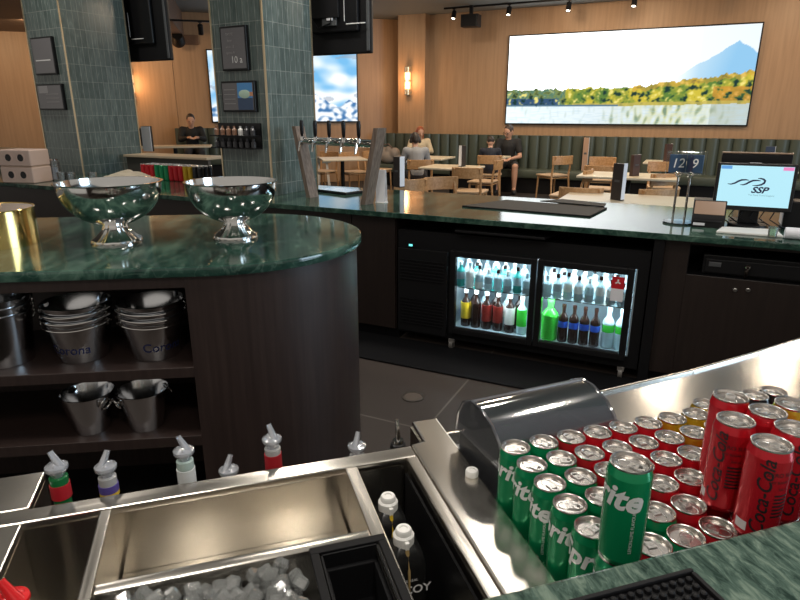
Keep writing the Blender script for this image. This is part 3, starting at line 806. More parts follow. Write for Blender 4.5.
# ================================================================== CANS (two sizes of detail)
CR, CH = .0288, .145
def can_r(z):
    if z < .008: return CR-.005+.005*z/.008
    if z > CH-.014: return CR-.0035*(z-(CH-.014))/.014
    return CR
CANM = {'green': mat('can_green', (.005,.25,.095), .2, .35), 'red': mat('can_red', (.50,.012,.022), .22, .35),
        'gold': mat('can_gold', (.52,.33,.02), .22, .55), 'black': mat('can_black', (.02,.02,.022), .22, .5)}
CANS = {}
def can_proto(c):
    R = CR
    b = G(); b.lathe([(0, .004), (R-.008, .004), (R-.005, 0), (R-.001, .006), (R, .010), (R, CH-.014), (R-.001, CH-.010), (R-.0035, CH-.0015), (R-.0045, CH-.004), (R-.006, CH-.009)], 32)
    me = b.mesh('can_body'); me.materials.append(CANM[c])
    return me
l = G(); l.lathe([(0, CH-.0055), (.0205, CH-.0055), (.0215, CH-.007), (.0228, CH-.007), (.0238, CH+.0002), (.0250, CH+.0012), (.0262, CH+.0004), (.0262, CH-.0018), (.0250, CH-.0022)], 32)
LIDME = l.mesh('can_lid'); LIDME.materials.append(LID)
l = G()
M = T(0, .004, CH-.004)
l.torus(.0062, .0016, 16, 6, M @ T(0, .006, 0) @ Matrix.Scale(1.15, 4, (0,1,0)))
l.prism([(-.0062, -.006), (.0062, -.006), (.0065, .003), (.004, .006), (-.004, .006), (-.0065, .003)], -.0012, .0008, M)
l.cyl(.0022, -.001, .002, 10, M)
l.torus(.0105, .0006, 20, 5, T(0, -.007, CH-.0053) @ Matrix.Scale(.85, 4, (1,0,0)))
TABME = l.mesh('pull_tab'); TABME.materials.append(mat('pull_tab_aluminium', (.62,.61,.60), .3, 1))
BODYME = {c: can_proto(c) for c in CANM}
def can(c, p, rz, label, group):
    t = thing('drink_can', label, 'can', p, rz, group)
    bd = link('can_body', BODYME[c], None, t)
    link('can_lid', LIDME, None, t); link('pull_tab', TABME, None, t)
    return t, bd
SILVER = mat('can_silver_print', (.80,.82,.82), .35, .3)
def sprite_me():
    g = text_bm('Sprite', .046, shear=.2, bold=.0014); bmesh.ops.transform(g.bm, matrix=Matrix.Rotation(-.06, 4, 'Z'), verts=g.bm.verts[:])
    wrap(g, CR+.0005, -.85, .106)
    h = text_bm('LEMON-LIME FLAVOUR 330 mL', .0062); bmesh.ops.transform(h.bm, matrix=Matrix.Rotation(PI/2, 4, 'Z'), verts=h.bm.verts[:]); wrap(h, CR+.0005, .75, .068)
    return g, h
def join(a, b):
    me = bpy.data.meshes.new('j'); b.bm.to_mesh(me); b.bm.free(); a.bm.from_mesh(me); bpy.data.meshes.remove(me); return a
a, b = sprite_me(); SPRITEME = join(a, b).mesh('can_lettering'); SPRITEME.materials.append(SILVER)
def cola_me():
    g = text_bm('Coca-Cola', .027, shear=.3, bold=.0002); bmesh.ops.transform(g.bm, matrix=Matrix.Rotation(PI/2, 4, 'Z'), verts=g.bm.verts[:])
    wrap(g, CR+.0005, 0, .074)
    for k, (s, sz) in enumerate((('ZERO SUGAR', .0085), ('NO SUGAR TASTE', .005), ('330 mL', .005))):
        h = text_bm(s, sz); wrap(h, CR+.0005, .85, .112-.011*k); g = join(g, h)
    for k in range(7):
        h = G(); h.quad([(-.011, -.0012, 0), (.011, -.0012, 0), (.011, .0012, 0), (-.011, .0012, 0)]); wrap(h, CR+.0005, .85, .080-.0055*k); g = join(g, h)
    return g
COLAME = cola_me().mesh('can_lettering'); COLAME.materials.append(INK)
h = G(); h.quad([(-.009, -.007, 0), (.009, -.007, 0), (.009, .007, 0), (-.009, .007, 0)]); wrap(h, CR+.0004, -.75, .022)
for k in range(6):
    pass
BARME = h.mesh('price_code_patch'); BARME.materials.append(mat('patch_white', (.6,.55,.55), .4))

# ================================================================== FAR-LEFT COUNTER THINGS
LG = 'cans lined up by the far column'
seq = ['red']*3+['green']*3+['red']*3+['gold']*2+['black']*2
p0 = BK.at(141, 180, CZ)
x0 = BK.hit(144, 170, .80).x
for r in range(3):
    for i, c in enumerate(seq):
        near = min(abs(i-j) for j in range(len(seq)))
        can(c, BK.w(x0+.0605*i, .80+.0605*r, CZ+.0005), BK.a+.6*i, f'small {c} can between the tiled columns, {ORD[i]} from the far column, {("front","middle","rear")[r]} row', LG)
GLASSJ = clear('jar_glass', (.86,.9,.92,1), .12, .12)
PALEBX = mat('pale_pink_box', (.66,.50,.43), .55)
def dispenser(px, py, z, label):
    p = BK.at(px, py, z)
    t = thing('cup_dispenser', label, 'dispenser', BK.w(p.x, p.y+.12, z), BK.a+.25, 'cup dispensers on the far-left counter')
    g = G(); g.box(-.17, .17, -.12, .12, 0, .145, .01); g.build('dispenser_body', PALEBX, t)
    for x in (-.06, .07):
        g = G(); M = T(x, -.118, .075) @ Matrix.Rotation(PI/2, 4, 'X')
        g.lathe([(.040, -.01), (.046, .006), (.034, .006), (.030, -.01)], 24, M, True); r = g.build('cup_opening', PALEBX, t)
        g = G(); g.cyl(.032, .0025, .004, 24, M); g.build('cup_hole_shade', INK, t)  # flat black disc stands in for the shade inside the hole
    g = G(); g.box(-.165, .165, -.115, .115, .145, .152, .002); g.build('dispenser_top', mat('tan_top', (.52,.38,.28), .5), t)
dispenser(16, 183, CZ+.0005, 'pale box dispenser with two round holes, lower one of two stacked at far left')
q = BK.at(16, 183, CZ)
p = dispenser(16, 183, CZ+.154, 'pale box dispenser with two round holes, upper one of two stacked at far left') if False else None
t = thing('cup_dispenser', 'pale box dispenser with two round holes, upper one of two stacked at far left', 'dispenser', BK.w(q.x, q.y+.12, CZ+.154), BK.a+.25, 'cup dispensers on the far-left counter')
g = G(); g.box(-.17, .17, -.12, .12, 0, .145, .01); g.build('dispenser_body', PALEBX, t)
for x in (-.06, .07):
    g = G(); M = T(x, -.118, .075) @ Matrix.Rotation(PI/2, 4, 'X')
    g.lathe([(.040, -.01), (.046, .006), (.034, .006), (.030, -.01)], 24, M, True); g.build('cup_opening', PALEBX, t)
    g = G(); g.cyl(.032, .0025, .004, 24, M); g.build('cup_hole_shade', INK, t)  # hole shade painted as a black disc here too
for px, lab, h, r in ((38, 'tall clear glass jar between the box dispensers and the far column', .26, .055), (47, 'shorter clear glass jar nearest the far column', .20, .05)):
    p = BK.at(px, 181, CZ)
    t = thing('glass_jar', lab, 'jar', BK.w(p.x, p.y+.10, CZ+.0005), 0, 'glass jars on the far-left counter')
    g = G(); g.lathe([(0,0),(r,0),(r,h*.86),(r*.8,h*.92),(r*.8,h*.94),(r-.012,h*.86),(r-.004,.008),(0,.008)], 24); g.build('jar_glass', GLASSJ, t)
    g = G(); g.cyl(r*.84, h*.94, h, 24); g.build('jar_lid', CHROME, t)
    g = G(); g.cyl(r*.8, .012, h*.6, 20); g.build('jar_contents', mat('pale_sachets', (.70,.72,.84), .7), t)
for px, lab in ((57, 'short clear glass tumbler on the back counter by the far column base'), (66, 'second clear tumbler in front of the far column base'), (88, 'clear tumbler just behind the rim of the first punch bowl')):
    p = BK.at(px, 184, CZ)
    g = G(); g.lathe([(0,0),(.032,0),(.040,.10),(.036,.10),(.029,.01),(0,.01)], 20)
    tag(g.build('glass_tumbler', GLASSJ, None, BK.w(p.x, p.y+.06, CZ+.0005)), lab, 'glass', 'tumblers on the far-left counter')
random.seed(5)
CLOTH = mat('cream_cloth', (.72,.64,.50), .8)
p = BK.at(112, 182, CZ)
g = G(); n = 22
for j in range(n+1):
    for i in range(n+1):
        u, v = i/n, j/n
        zz = .012+.085*max(0, sin(PI*u))**.6*max(0, sin(PI*v))**.6*(.7+.6*nz_(u*4, v*4, 3))
        g.bm.verts.new((-.28+.56*u+.02*nz_(u*5, v*5), -.14+.28*v+.02*nz_(u*5, v*5, 7), zz))
g.bm.verts.ensure_lookup_table()
for j in range(n):
    for i in range(n):
        k = j*(n+1)+i; g.bm.faces.new([g.bm.verts[q] for q in (k, k+1, k+n+2, k+n+1)])
r = bmesh.ops.extrude_face_region(g.bm, geom=g.bm.faces[:])
bmesh.ops.translate(g.bm, vec=(0,0,-.010), verts=[v for v in r['geom'] if isinstance(v, bmesh.types.BMVert)])
tag(g.build('bar_cloth', CLOTH, None, BK.w(p.x, p.y+.22, CZ+.001), BK.a), 'crumpled cream cloth on the counter behind the first punch bowl', 'cloth')

# signs on the column faces that look towards the bar
def face_sign(c, w, px0, px1, py0, py1, d, label, build):
    # the lit face is the plane through the near corner running along CF's y axis
    F2 = Frame(*CF.w(c.x, c.y).xy, 150)
    def hit(px, py):
        q = F2.hit(px, py, .0); return q
    a, b = hit(px1, (py0+py1)/2), hit(px0, (py0+py1)/2)
    zt, zb = hit((px0+px1)/2, py0).z, hit((px0+px1)/2, py1).z
    xm, W_, H_ = (a.x+b.x)/2, abs(b.x-a.x)/2, (zt-zb)/2
    # local +x of the sign runs left to right as seen from the bar
    o = F2.w(xm, .018, (zt+zb)/2)
    t = thing('wall_sign', label, 'sign', o, radians(-30), 'framed signs on the tiled columns')
    g = G(); g.box(-W_, W_, -.016, .016, -H_, H_, .004); g.build('sign_case', BLACK, t)
    g = G(); g.box(-W_+.015, W_-.015, -.0185, -.015, -H_+.015, H_-.015); build(t, W_, H_)
    g.build('sign_panel', mat('sign_slate', (.16,.155,.165), .22), t)
F_ = lambda x, z: T(x, -.0195, z) @ RX
def s_up2(t, W_, H_):
    text('sign_number', '10 a', H_*.44, WINK, t, F_(W_*.20, -H_*.52))
    for k, s in enumerate(('TASTE', 'beer', 'wine 12', 'spirits 9')): text('sign_lines', s, H_*.17, mat('sign_grey_text', (.34,.33,.33), .5), t, F_(-W_*.25, H_*(.62-.27*k)))
def s_lo2(t, W_, H_):
    g = G(); g.box(W_*.0, W_*.88, -.0205, -.018, -H_*.1, H_*.86); a = g.build('blue_picture', mat('sign_blue', (.09,.33,.72), .3), t)
    g = G(); g.ell((W_*.42, -.020, H_*.15), (W_*.36, .003, H_*.28)); g.build('plate_print', mat('sign_plate', (.55,.75,.62), .4), t)
    g = G(); g.box(W_*.55, W_*.9, -.0212, -.018, H_*.02, H_*.28); g.build('orange_print', mat('sign_orange', (.7,.3,.16), .4), t)
    g = G(); g.box(W_*.0, W_*.88, -.0205, -.018, -H_*.86, -H_*.1); g.build('navy_print', mat('sign_navy', (.04,.08,.17), .3), t)
    g = G()
    for k in range(4): g.box(-W_*.82, -W_*.15, -.0195, -.018, H_*(.42-.3*k), H_*(.46-.3*k))
    g.build('sign_lines', mat('sign_grey_text', (.34,.33,.33), .5), t)
def s_up1(t, W_, H_):
    g = G(); g.box(-W_*.75, W_*.65, -.0195, -.018, -H_*.26, -H_*.2); g.build('sign_lines', WINK, t)
def s_lo1(t, W_, H_):
    g = G(); g.box(-W_*.8, -W_*.1, -.0195, -.018, H_*.3, H_*.85); g.build('pale_print', mat('sign_pale', (.32,.31,.32), .3), t)
    g = G()
    for k in range(3): g.box(-W_*.3, W_*.7, -.0195, -.018, H_*(.2-.3*k), H_*(.24-.3*k))
    g.build('sign_lines', mat('sign_grey_text', (.34,.33,.33), .5), t)
face_sign(c2, .5, 224, 250, 26, 71, 0, 'upper dark framed sign on the near tiled column with white numerals', s_up2)
face_sign(c2, .5, 225, 258, 81, 112, 0, 'lower dark framed sign on the near tiled column with a blue picture', s_lo2)
face_sign(c1, .6, 36, 57, 37, 75, 0, 'upper tall framed slate sign on the far tiled column', s_up1)
face_sign(c1, .6, 41, 66, 84, 110, 0, 'lower squarish framed slate sign on the far tiled column', s_lo1)
# wall rack with little bottles on the near column
F2 = Frame(*CF.w(c2.x, c2.y).xy, 150)
a, b = F2.hit(262, 135), F2.hit(220, 135)
zt, zb = F2.hit(240, 123).z, F2.hit(240, 148).z
xm, W_ = (a.x+b.x)/2, abs(b.x-a.x)/2
o = F2.w(xm, .062, zb)
t = thing('column_rack', 'small black two-shelf rack on the near tiled column under the signs', 'rack', o, radians(-30))
h = zt-zb
g = G(); g.box(-W_, W_, .05, .06, 0, h); g.build('rack_panel', BLACK, t)
for z in (0, h*.48):
    g = G(); g.box(-W_, W_, -.05, .05, z, z+.008, .002); g.build('rack_shelf', BLACKM, t)
fr2 = Frame(o.x, o.y, -30)
for r, z in ((0, .009), (1, h*.48+.009)):
    for k in range(7):
        x = -W_*.85+W_*1.7*k/6
        c = (.30,.16,.10) if (k < 4 and r) else (.05,.05,.055)
        if k == 4 and r: c = (.75,.75,.72)
        g = G(); hh = h*.36; g.lathe([(0,0),(.019,0),(.020,hh*.6),(.009,hh*.78),(.009,hh),(0,hh)], 14)
        tag(g.build('miniature_bottle', mat(f'mini_{int(c[0]*100)}', c, .25), None, fr2.w(x, 0, o.z+z), 0), f'miniature bottle on the {("lower","upper")[r]} shelf of the column rack, {ORD[k]} from its outer end', 'bottle', 'miniature bottles on the column rack')

# ================================================================== DINING AREA
def make_chair():
    t = thing('dining_chair', 'oak chair', 'chair', (0,0,0), 0, 'oak dining chairs')
    g = G(); g.prism([(-.21,-.20),(.21,-.20),(.235,.06),(.225,.22),(-.225,.22),(-.235,.06)], .425, .455, bev=.01); g.build('seat', mat('pale_seat', (.52,.36,.22), .5), t)
    for x in (-.19, .19):
        g = G(); g.tube([(x*1.08, .20, 0), (x, .185, .43)], [.013, .019], 10); g.build('leg', OAK, t)
        g = G(); g.tube([(x*1.1, -.24, 0), (x, -.19, .43), (x, -.215, .62), (x*.98, -.265, .79)], [.013, .019, .018, .014], 10); g.build('leg', OAK, t)
    g = G(); g.tube([(-.19, -.18, .40), (.19, -.18, .40)], .012, 8); g.tube([(-.19, .18, .40), (.19, .18, .40)], .012, 8)
    g.tube([(-.19, -.18, .40), (-.19, .18, .40)], .012, 8); g.tube([(.19, -.18, .40), (.19, .18, .40)], .012, 8); g.build('seat_rail', OAK, t)
    g = G(); n = 12; out = []; inn = []
    for k in range(n+1):
        x = -.225+.45*k/n; y = -.285+.055*(2*abs(x)/.45)**2
        out.append((x, y-.010)); inn.append((x, y+.010))
    g.prism(out+inn[::-1], .645, .80, bev=.006); g.build('backrest', OAK, t)
    return t
chair0 = make_chair(); first_chair = [True]
def chair(px, py, z, face, label):
    """face: heading the sitter looks along, degrees from +Y, counter-clockwise"""
    p = at(px, py, z); F = Frame(p.x, p.y, face)
    q = F.w(0, .26 if z > .6 else 0)
    loc = (q.x, q.y, 0)
    if first_chair[0]:
        first_chair[0] = False; chair0.location = loc; chair0.rotation_euler = (0,0,radians(face)); chair0['label'] = label; return chair0
    return dup(chair0, loc, radians(face), label)
def table(p, rz, sx, sy, label, h=.75):
    t = thing('dining_table', label, 'table', (p.x, p.y, 0), rz, 'dining tables')
    g = G(); g.box(-sx, sx, -sy, sy, h-.03, h, .006); g.build('tabletop', TABLEW, t)
    g = G(); g.cyl(.035, .02, h-.03, 16); g.build('pedestal', BLACKM, t)
    g = G(); g.box(-.28, .28, -.28, .28, 0, .02, .006); g.build('table_base', BLACKM, t)
    return t
tA = at(630, 198.5, .75); table(tA, BK.a, .62, .36, 'pale rectangular dining table nearest the bar, under the black and white menu box')
tB = at(629, 175, .75); table(tB, BK.a, .62, .38, 'pale rectangular dining table behind the nearest one, with a brown menu box')
tC = at(452, 166.5, .75); table(tC, BK.a, .42, .34, 'oak-edged table between the empty chairs and the seated family')
tD = Vector((.55, 11.45, .75)); table(tD, BK.a, .38, .36, 'small table between the red-haired woman and the person in grey')
tE = Vector((1.80, 11.70, .75)); table(tE, BK.a, .26, .20, 'small table between the boy and the man in the black T-shirt')
menu((*at(617, 200, .75).xy, .7505), -1.05, 'tall black menu box with white card on the table nearest the bar', .34, .12)
menu((*at(634, 176, .75).xy, .7505), BK.a+.9, 'dark brown menu box on the second dining table', .27, .12, mat('menu_brown', (.06,.03,.025), .5))
menu((*at(462, 166.5, .75).xy, .7505), PI+.95, 'black menu box with a broad white side on the table by the empty chairs', .31, .13)
chair(564, 157, .78, 25, 'lone oak chair before the banquette, nearer the man in shorts than the tables')
chair(603, 158, .78, 160, 'oak chair tucked at the far side of the second dining table')
chair(600, 167, .78, -25, 'oak chair at the near side of the second table, behind the lower chair')
chair(590, 171, .78, 60, 'oak armless chair at the side end of the second table')
chair(581, 189.5, .78, -20, 'oak chair nearest the bar, at the front left of the first table')
chair(663, 163, .78, 165, 'oak chair at the far side of the second table, behind the number stand')
chair(667, 175, .78, 20, 'oak chair between the two dining tables beside the number stand')
chair(661, 191, .78, 10, 'oak chair at the near edge of the first table by the number stand')
chair(467, 169, .78, -20, 'oak chair with pale seat in front of the table with the white-sided menu box')
chair(500, 161, .78, 65, 'oak chair turned side-on to the table with the white-sided menu box')
chair(440, 178.5, .78, 200, 'oak chair back just above the counter mat end, second from the menu box')
chair(412, 181, .78, 30, 'oak chair close behind the black menu box on the counter')
grey_ch = chair(421, 161, .78, 8, 'oak chair under the person in the grey jacket')
boy_ch = chair(490, 156.5, .78, -8, 'oak chair under the boy in the navy top')
# beyond the beer tower
chair(330, 152.5, .78, 150, 'oak chair seen through the beer tower, on the column side')
chair(348, 153, .78, -150, 'oak chair seen through the middle of the beer tower')
chair(366, 152, .78, -110, 'oak chair beside the leaning post of the beer tower nearest the sconce')
tF = Vector((-1.05, 11.2, .75)); table(tF, WL.a, .40, .36, 'pale table seen through the beer tower')
p = at(324, 171, .62)
t = thing('high_chair_tray', 'small grey plastic tub standing on a stool behind the beer tower', 'tub', (p.x, p.y-2.0, 0))
t.location = (at(324, 186, .0).x, at(324, 186, 0).y, 0)
g = G(); g.lathe([(0,.50),(.16,.50),(.19,.62),(.17,.62),(.14,.52),(0,.52)], 20); g.build('tub_bowl', mat('grey_tub', (.30,.33,.34), .4), t)
for k in range(4):
    g = G(); x, y = .11*cos(PI/4+k*PI/2), .11*sin(PI/4+k*PI/2); g.tube([(x*1.5, y*1.5, 0), (x, y, .50)], .015, 8); g.build('tub_leg', WHITE, t)
# bag on the bench at the pilaster
p = WB.hit(389, 165, -.55)
t = thing('shoulder_bag', 'slouchy grey-brown bag lying on the banquette beside the red-haired woman', 'bag', WB.w(p.x, -.60, .462), WB.a)
g = G()
g.ell((0, 0, .14), (.20, .13, .14)); g.ell((.17, 0, .22), (.13, .12, .13)); g.ell((-.12, .02, .24), (.10, .10, .12)); g.ell((.26, 0, .10), (.10, .10, .10)); g.ell((.02,0,.30),(.08,.07,.08))
for v in g.bm.verts: v.co.z = max(v.co.z, 0)
link('bag_body', remesh(g, .018), mat('grey_suede', (.30,.255,.22), .8), t)
g = G(); g.tube([(-.15,-.03,.30), (-.08,-.05,.40), (.04,-.05,.42), (.14,-.03,.32)], .014, 8); g.build('bag_strap', mat('bag_strap_brown', (.14,.10,.08), .7), t)
# slim menu on the bench and far table menus
p = WB.hit(585, 150, -.62)
t = menu((*WB.w(p.x, -.52, .47).xy, .4615), WB.a, 'narrow wood-coloured menu board leaning at the banquette above the second table', .62, .10, mat('menu_oak', (.42,.27,.19), .5))
p = at(681, 150, .9)
tG = Vector((4.55, 10.35, .75)); table(tG, BK.a, .40, .34, 'far dining table by the banquette behind the number stand')
menu((tG.x-.05, tG.y, .7505), BK.a+.8, 'brown menu box on the far table behind the number stand', .29, .12, mat('menu_brown', (.06,.03,.025), .5))
tH = Vector((5.35, 9.0, .75)); table(tH, BK.a, .40, .34, 'dining table behind the till screen')
menu((tH.x+.05, tH.y, .7505), -.6, 'menu box with white card on the table behind the till screen', .32, .12, mat('menu_navy', (.03,.05,.10), .5))

# ---- far-left dining platform
tI = Vector((-4.0, 11.0, .95)); t = table(tI, WL.a, .62, .28, 'high pale table in front of the man in black', .98); t.location.z = 0
menu((-4.50, 10.88, .9805), -.35, 'dark menu box with white card on the table of the man in black', .30, .12)
p = at(147, 151.5, 1.10)
t = thing('menu_stand', 'white menu card in a black stand on the timber ledge by the far column', 'menu stand', (p.x, p.y+.04, 1.1005), BK.a+.1)
g = G(); g.box(-.065, .065, -.008, 0, .0, .285, .002); g.build('menu_card', PAPER, t)
g = G(); g.box(-.075, .062, .001, .035, 0, .29, .003); g.build('stand_body', BLACK, t)

# ================================================================== PEOPLE
SKIN = mat('skin', (.58,.33,.23), .5)
def hand(g, wrist, d, up, side, s=1.0):
    """palm and five bent fingers; d points along the hand, up is the back of the hand, side=+1 puts the thumb on +x of (d,up)"""
    d = Vector(d).normalized(); up = (Vector(up)-d*Vector(up).dot(d)).normalized(); x = d.cross(up).normalized()*side
    w = Vector(wrist)
    g.cap(w, w+d*.075*s, .024*s, .030*s, 10)
    g.cap(w+d*.05*s+x*.022*s, w+d*.085*s+x*.026*s, .016*s, .012*s, 8); g.cap(w+d*.05*s-x*.022*s, w+d*.08*s-x*.026*s, .016*s, .012*s, 8)
    for k, (o, L) in enumerate(((.030, .065), (.011, .075), (-.010, .070), (-.030, .055))):
        a = w+d*.085*s+x*o*s; b = a+(d*.9-up*.25)*L*.5*s+x*o*.15*s; c = b+(d*.55-up*.75)*L*.5*s
        g.cap(a, b, .0095*s, .0088*s, 8); g.cap(b, c, .0088*s, .0075*s, 8)
    a = w+d*.025*s+x*.028*s; b = a+(d*.6+x*.7-up*.2)*.038*s; c = b+(d*.9+x*.1-up*.3)*.032*s
    g.cap(a, b, .0125*s, .0105*s, 8); g.cap(b, c, .0105*s, .0085*s, 8)
def mirror(p): return Vector((-p[0], p[1], p[2]))
def person(label, loc, face, top, top_name, hair, hair_len, bottoms=None, short_legs=False, short_sleeves=False, s=1.0, lean=0.10, zs=.46,
           lh=(.13,.36,.30), rh=None, head_down=.35, head_turn=0, glasses=False, collar=None, skin=SKIN, group=None, knees=.13):
    t = thing('person', label, 'person', loc, radians(face))
    def U(x, y, z):                                     # upper body joint, z above the seat
        return Vector((x*s, (y+lean*z)*s, zs+z*s))
    pel = U(0, 0, .10); wst = U(0, .0, .24); che = U(0, .01, .42); neck = U(0, .02, .55); hd = U(0, .055, .685)
    L = {}
    for sd, sg in (('l', -1), ('r', 1)):
        sh = U(.175*sg, .01, .49); wr = (lh if sd == 'l' else (rh or lh))
        wr = U(wr[0]*sg, wr[1]-lean*wr[2], wr[2])
        mid = (sh+wr)/2; el = mid+Vector((.10*sg*s, -.07*s, -.12*s))
        hip = U(.085*sg, .02, .08); kn = Vector((knees*sg*s, .43*s, zs+.055*s)); an = Vector((knees*sg*s, .44*s, .085)); toe = Vector((knees*1.1*sg*s, .60*s, .045))
        L[sd] = (sg, sh, el, wr, hip, kn, an, toe)
    def Rz(p, a, c):
        q = Matrix.Rotation(a, 4, 'Z') @ (p-c); return q+c
    # body
    g = G()
    g.cap(pel, wst, .125*s, .115*s); g.cap(wst, che, .115*s, .135*s); g.cap(che, neck-Vector((0,0,.06*s)), .13*s, .075*s)
    g.cap(neck-Vector((0,0,.05*s)), hd-Vector((0,0,.05*s)), .055*s, .052*s)
    f = Matrix.Rotation(radians(head_turn), 4, 'Z') @ Matrix.Rotation(-head_down, 4, 'X')
    def Hd(x, y, z): return hd+(f @ Vector((x, y, z)))*s
    g.ell(hd, (.076*s, .098*s, .112*s), 18, f)
    g.ell(Hd(0, .028, -.062), (.054*s, .066*s, .058*s), 14, f)           # jaw
    g.cap(Hd(0, .092, .012), Hd(0, .114, -.022), .010*s, .016*s, 8)       # nose
    g.ell(Hd(0, .088, -.056), (.024*s, .013*s, .010*s), 10, f)            # lips
    for sg in (-1, 1): g.ell(Hd(.078*sg, -.005, -.01), (.012*s, .020*s, .032*s), 10, f)
    for sd in 'lr':
        sg, sh, el, wr, hip, kn, an, toe = L[sd]
        g.cap(che+Vector((.06*sg*s, 0, .02)), sh, .085*s, .060*s); g.cap(sh, el, .052*s, .040*s); g.cap(el, wr, .040*s, .026*s)
        hand(g, wr, (wr-el)+Vector((-.12*sg, .12, -.02)), (0,0,1), -sg, s)
        g.cap(hip, kn, .088*s, .060*s); g.cap(kn, (kn+an)/2+Vector((0,-.015,.03)), .057*s, .055*s); g.cap((kn+an)/2+Vector((0,-.015,.03)), an, .055*s, .036*s); g.cap(an, toe, .040*s, .030*s)
    link('body', remesh(g, .0085, 2), skin, t)
    # top
    g = G()
    g.cap(pel+Vector((0,0,.0)), wst, .142*s, .130*s); g.cap(wst, che, .130*s, .150*s); g.cap(che, neck-Vector((0,0,.085*s)), .146*s, .085*s)
    for sd in 'lr':
        sg, sh, el, wr, hip, kn, an, toe = L[sd]
        g.cap(che+Vector((.06*sg*s, 0, .02)), sh, .10*s, .074*s)
        if short_sleeves: g.cap(sh, sh.lerp(el, .62), .070*s, .066*s)
        else: g.cap(sh, el, .068*s, .056*s); g.cap(el, el.lerp(wr, .90), .056*s, .042*s)
    link(top_name, remesh(g, .014, 3), top, t)
    if bottoms is not None:
        g = G(); g.cap(pel-Vector((0,0,.02*s)), pel+Vector((0,0,.03*s)), .138*s, .135*s)
        for sd in 'lr':
            sg, sh, el, wr, hip, kn, an, toe = L[sd]
            if short_legs: g.cap(hip, hip.lerp(kn, .86), .103*s, .090*s)
            else: g.cap(hip, kn, .102*s, .076*s); g.cap(kn, an.lerp(kn, .05), .074*s, .056*s)
        for v in g.bm.verts: v.co.z = max(v.co.z, .012)
        link('shorts' if short_legs else 'trousers', remesh(g, .014, 3), bottoms, t)
    for sd in 'lr':
        sg, sh, el, wr, hip, kn, an, toe = L[sd]
        g = G(); g.cap(an-Vector((0,.02,.03)), toe, .052*s, .040*s)
        for v in g.bm.verts: v.co.z = max(v.co.z, .004)
        link('shoe', remesh(g, .012, 2), mat('shoe_dark', (.03,.03,.032), .6), t)
    # hair
    g = G(); g.ell(Hd(0, -.018, .026), (.084*s, .098*s, .100*s), 20, f)
    for v in g.bm.verts:                                 # open the face
        q = f.inverted() @ (v.co-hd)/s
        if q.y > .045 and q.z < .058: v.co = hd+(f @ Vector((q.x*.85, .03, q.z)))*s
    if hair_len:
        for sg in (-1, 1): g.cap(Hd(.062*sg, -.03, .0), Hd(.080*sg, -.02, -hair_len), .040*s, .034*s)
        g.cap(Hd(0, -.07, .0), Hd(0, -.07, -hair_len), .07*s, .06*s)
    link('hair', remesh(g, .010, 2), hair, t)
    g = G()
    for sg in (-1, 1): g.ell(Hd(.030*sg, .083, .010), (.012*s, .008*s, .007*s), 10, f)
    link('eye', g.mesh('eye'), mat('eye_dark', (.03,.02,.018), .2), t)
    if glasses:
        g = G()
        for sg in (-1, 1):
            g.torus(.024*s, .004*s, 16, 6, Matrix.Translation(Hd(.032*sg, .104, .008)) @ f @ Matrix.Rotation(PI/2, 4, 'X'))
            g.tube([Hd(.056*sg, .10, .012), Hd(.082*sg, .0, .012)], .004*s, 6)
        g.tube([Hd(-.010, .106, .012), Hd(.010, .106, .012)], .004*s, 6)
        g.build('glasses', BLACK, t)
    if collar is not None:
        g = G(); g.torus(.075*s, .026*s, 20, 8, Matrix.Translation(neck-Vector((0, .005, .035*s))) @ Matrix.Rotation(-.25, 4, 'X')); g.build('collar', collar, t)
    return t
BROWNH = mat('hair_dark_brown', (.025,.016,.012), .5); REDH = mat('hair_red', (.32,.085,.035), .45)
# man in black behind the far column
p = at(191, 130, 1.35); q = WL.hit(191, 130, -.42)
person('man in a black long-sleeved top leaning over the high table between the columns', WL.w(q.x, -.42, .18), 180+22, mat('black_top', (.012,.012,.013), .8), 'sweater', BROWNH, 0,
       bottoms=mat('dark_trousers', (.02,.02,.025), .8), zs=.53, lean=.22, head_down=.45, lh=(.10,.42,.34), s=1.0)
# red-haired woman
q = WB.hit(420, 135, -.50)
person('woman with long red hair in a cream top, sitting on the banquette', WB.w(q.x, -.55, 0), 180+5, mat('cream_top', (.70,.58,.40), .8), 'blouse', REDH, .17,
       bottoms=mat('grey_trousers', (.06,.06,.07), .8), lean=.20, head_down=.45, head_turn=12, s=.98, zs=.47)
# person in grey, back to the bar
q = grey_ch.matrix_basis.translation
person('person with short dark hair in a grey jacket, sitting back to the bar', (q.x-.02, q.y-.02, 0), 8, mat('grey_jacket', (.30,.31,.33), .85), 'jacket', BROWNH, .05,
       bottoms=mat('dark_trousers', (.02,.02,.025), .8), lean=.30, head_down=.5, s=.94, lh=(.12,.40,.26), zs=.46)
q = boy_ch.matrix_basis.translation
person('boy with dark hair in a navy top with white collar, back to the bar', (q.x, q.y-.02, 0), -8, mat('navy_top', (.012,.016,.03), .8), 'sweatshirt', BROWNH, 0,
       bottoms=mat('dark_trousers', (.02,.02,.025), .8), lean=.25, head_down=.45, s=.82, lh=(.12,.36,.24), zs=.46, collar=mat('white_collar', (.75,.74,.70), .7))
q = WB.hit(509, 140, -.55)
person('man in black T-shirt, dark shorts and glasses on the banquette below the landscape screen', WB.w(q.x, -.56, 0), 180-14, mat('black_tshirt', (.016,.016,.017), .8), 't_shirt', mat('hair_short_dark', (.05,.035,.028), .5), 0,
       bottoms=mat('black_shorts', (.018,.018,.02), .8), short_legs=True, short_sleeves=True, lean=.12, head_down=.5, head_turn=-35, glasses=True, s=1.04, lh=(.10,.36,.20), zs=.47, knees=.17)

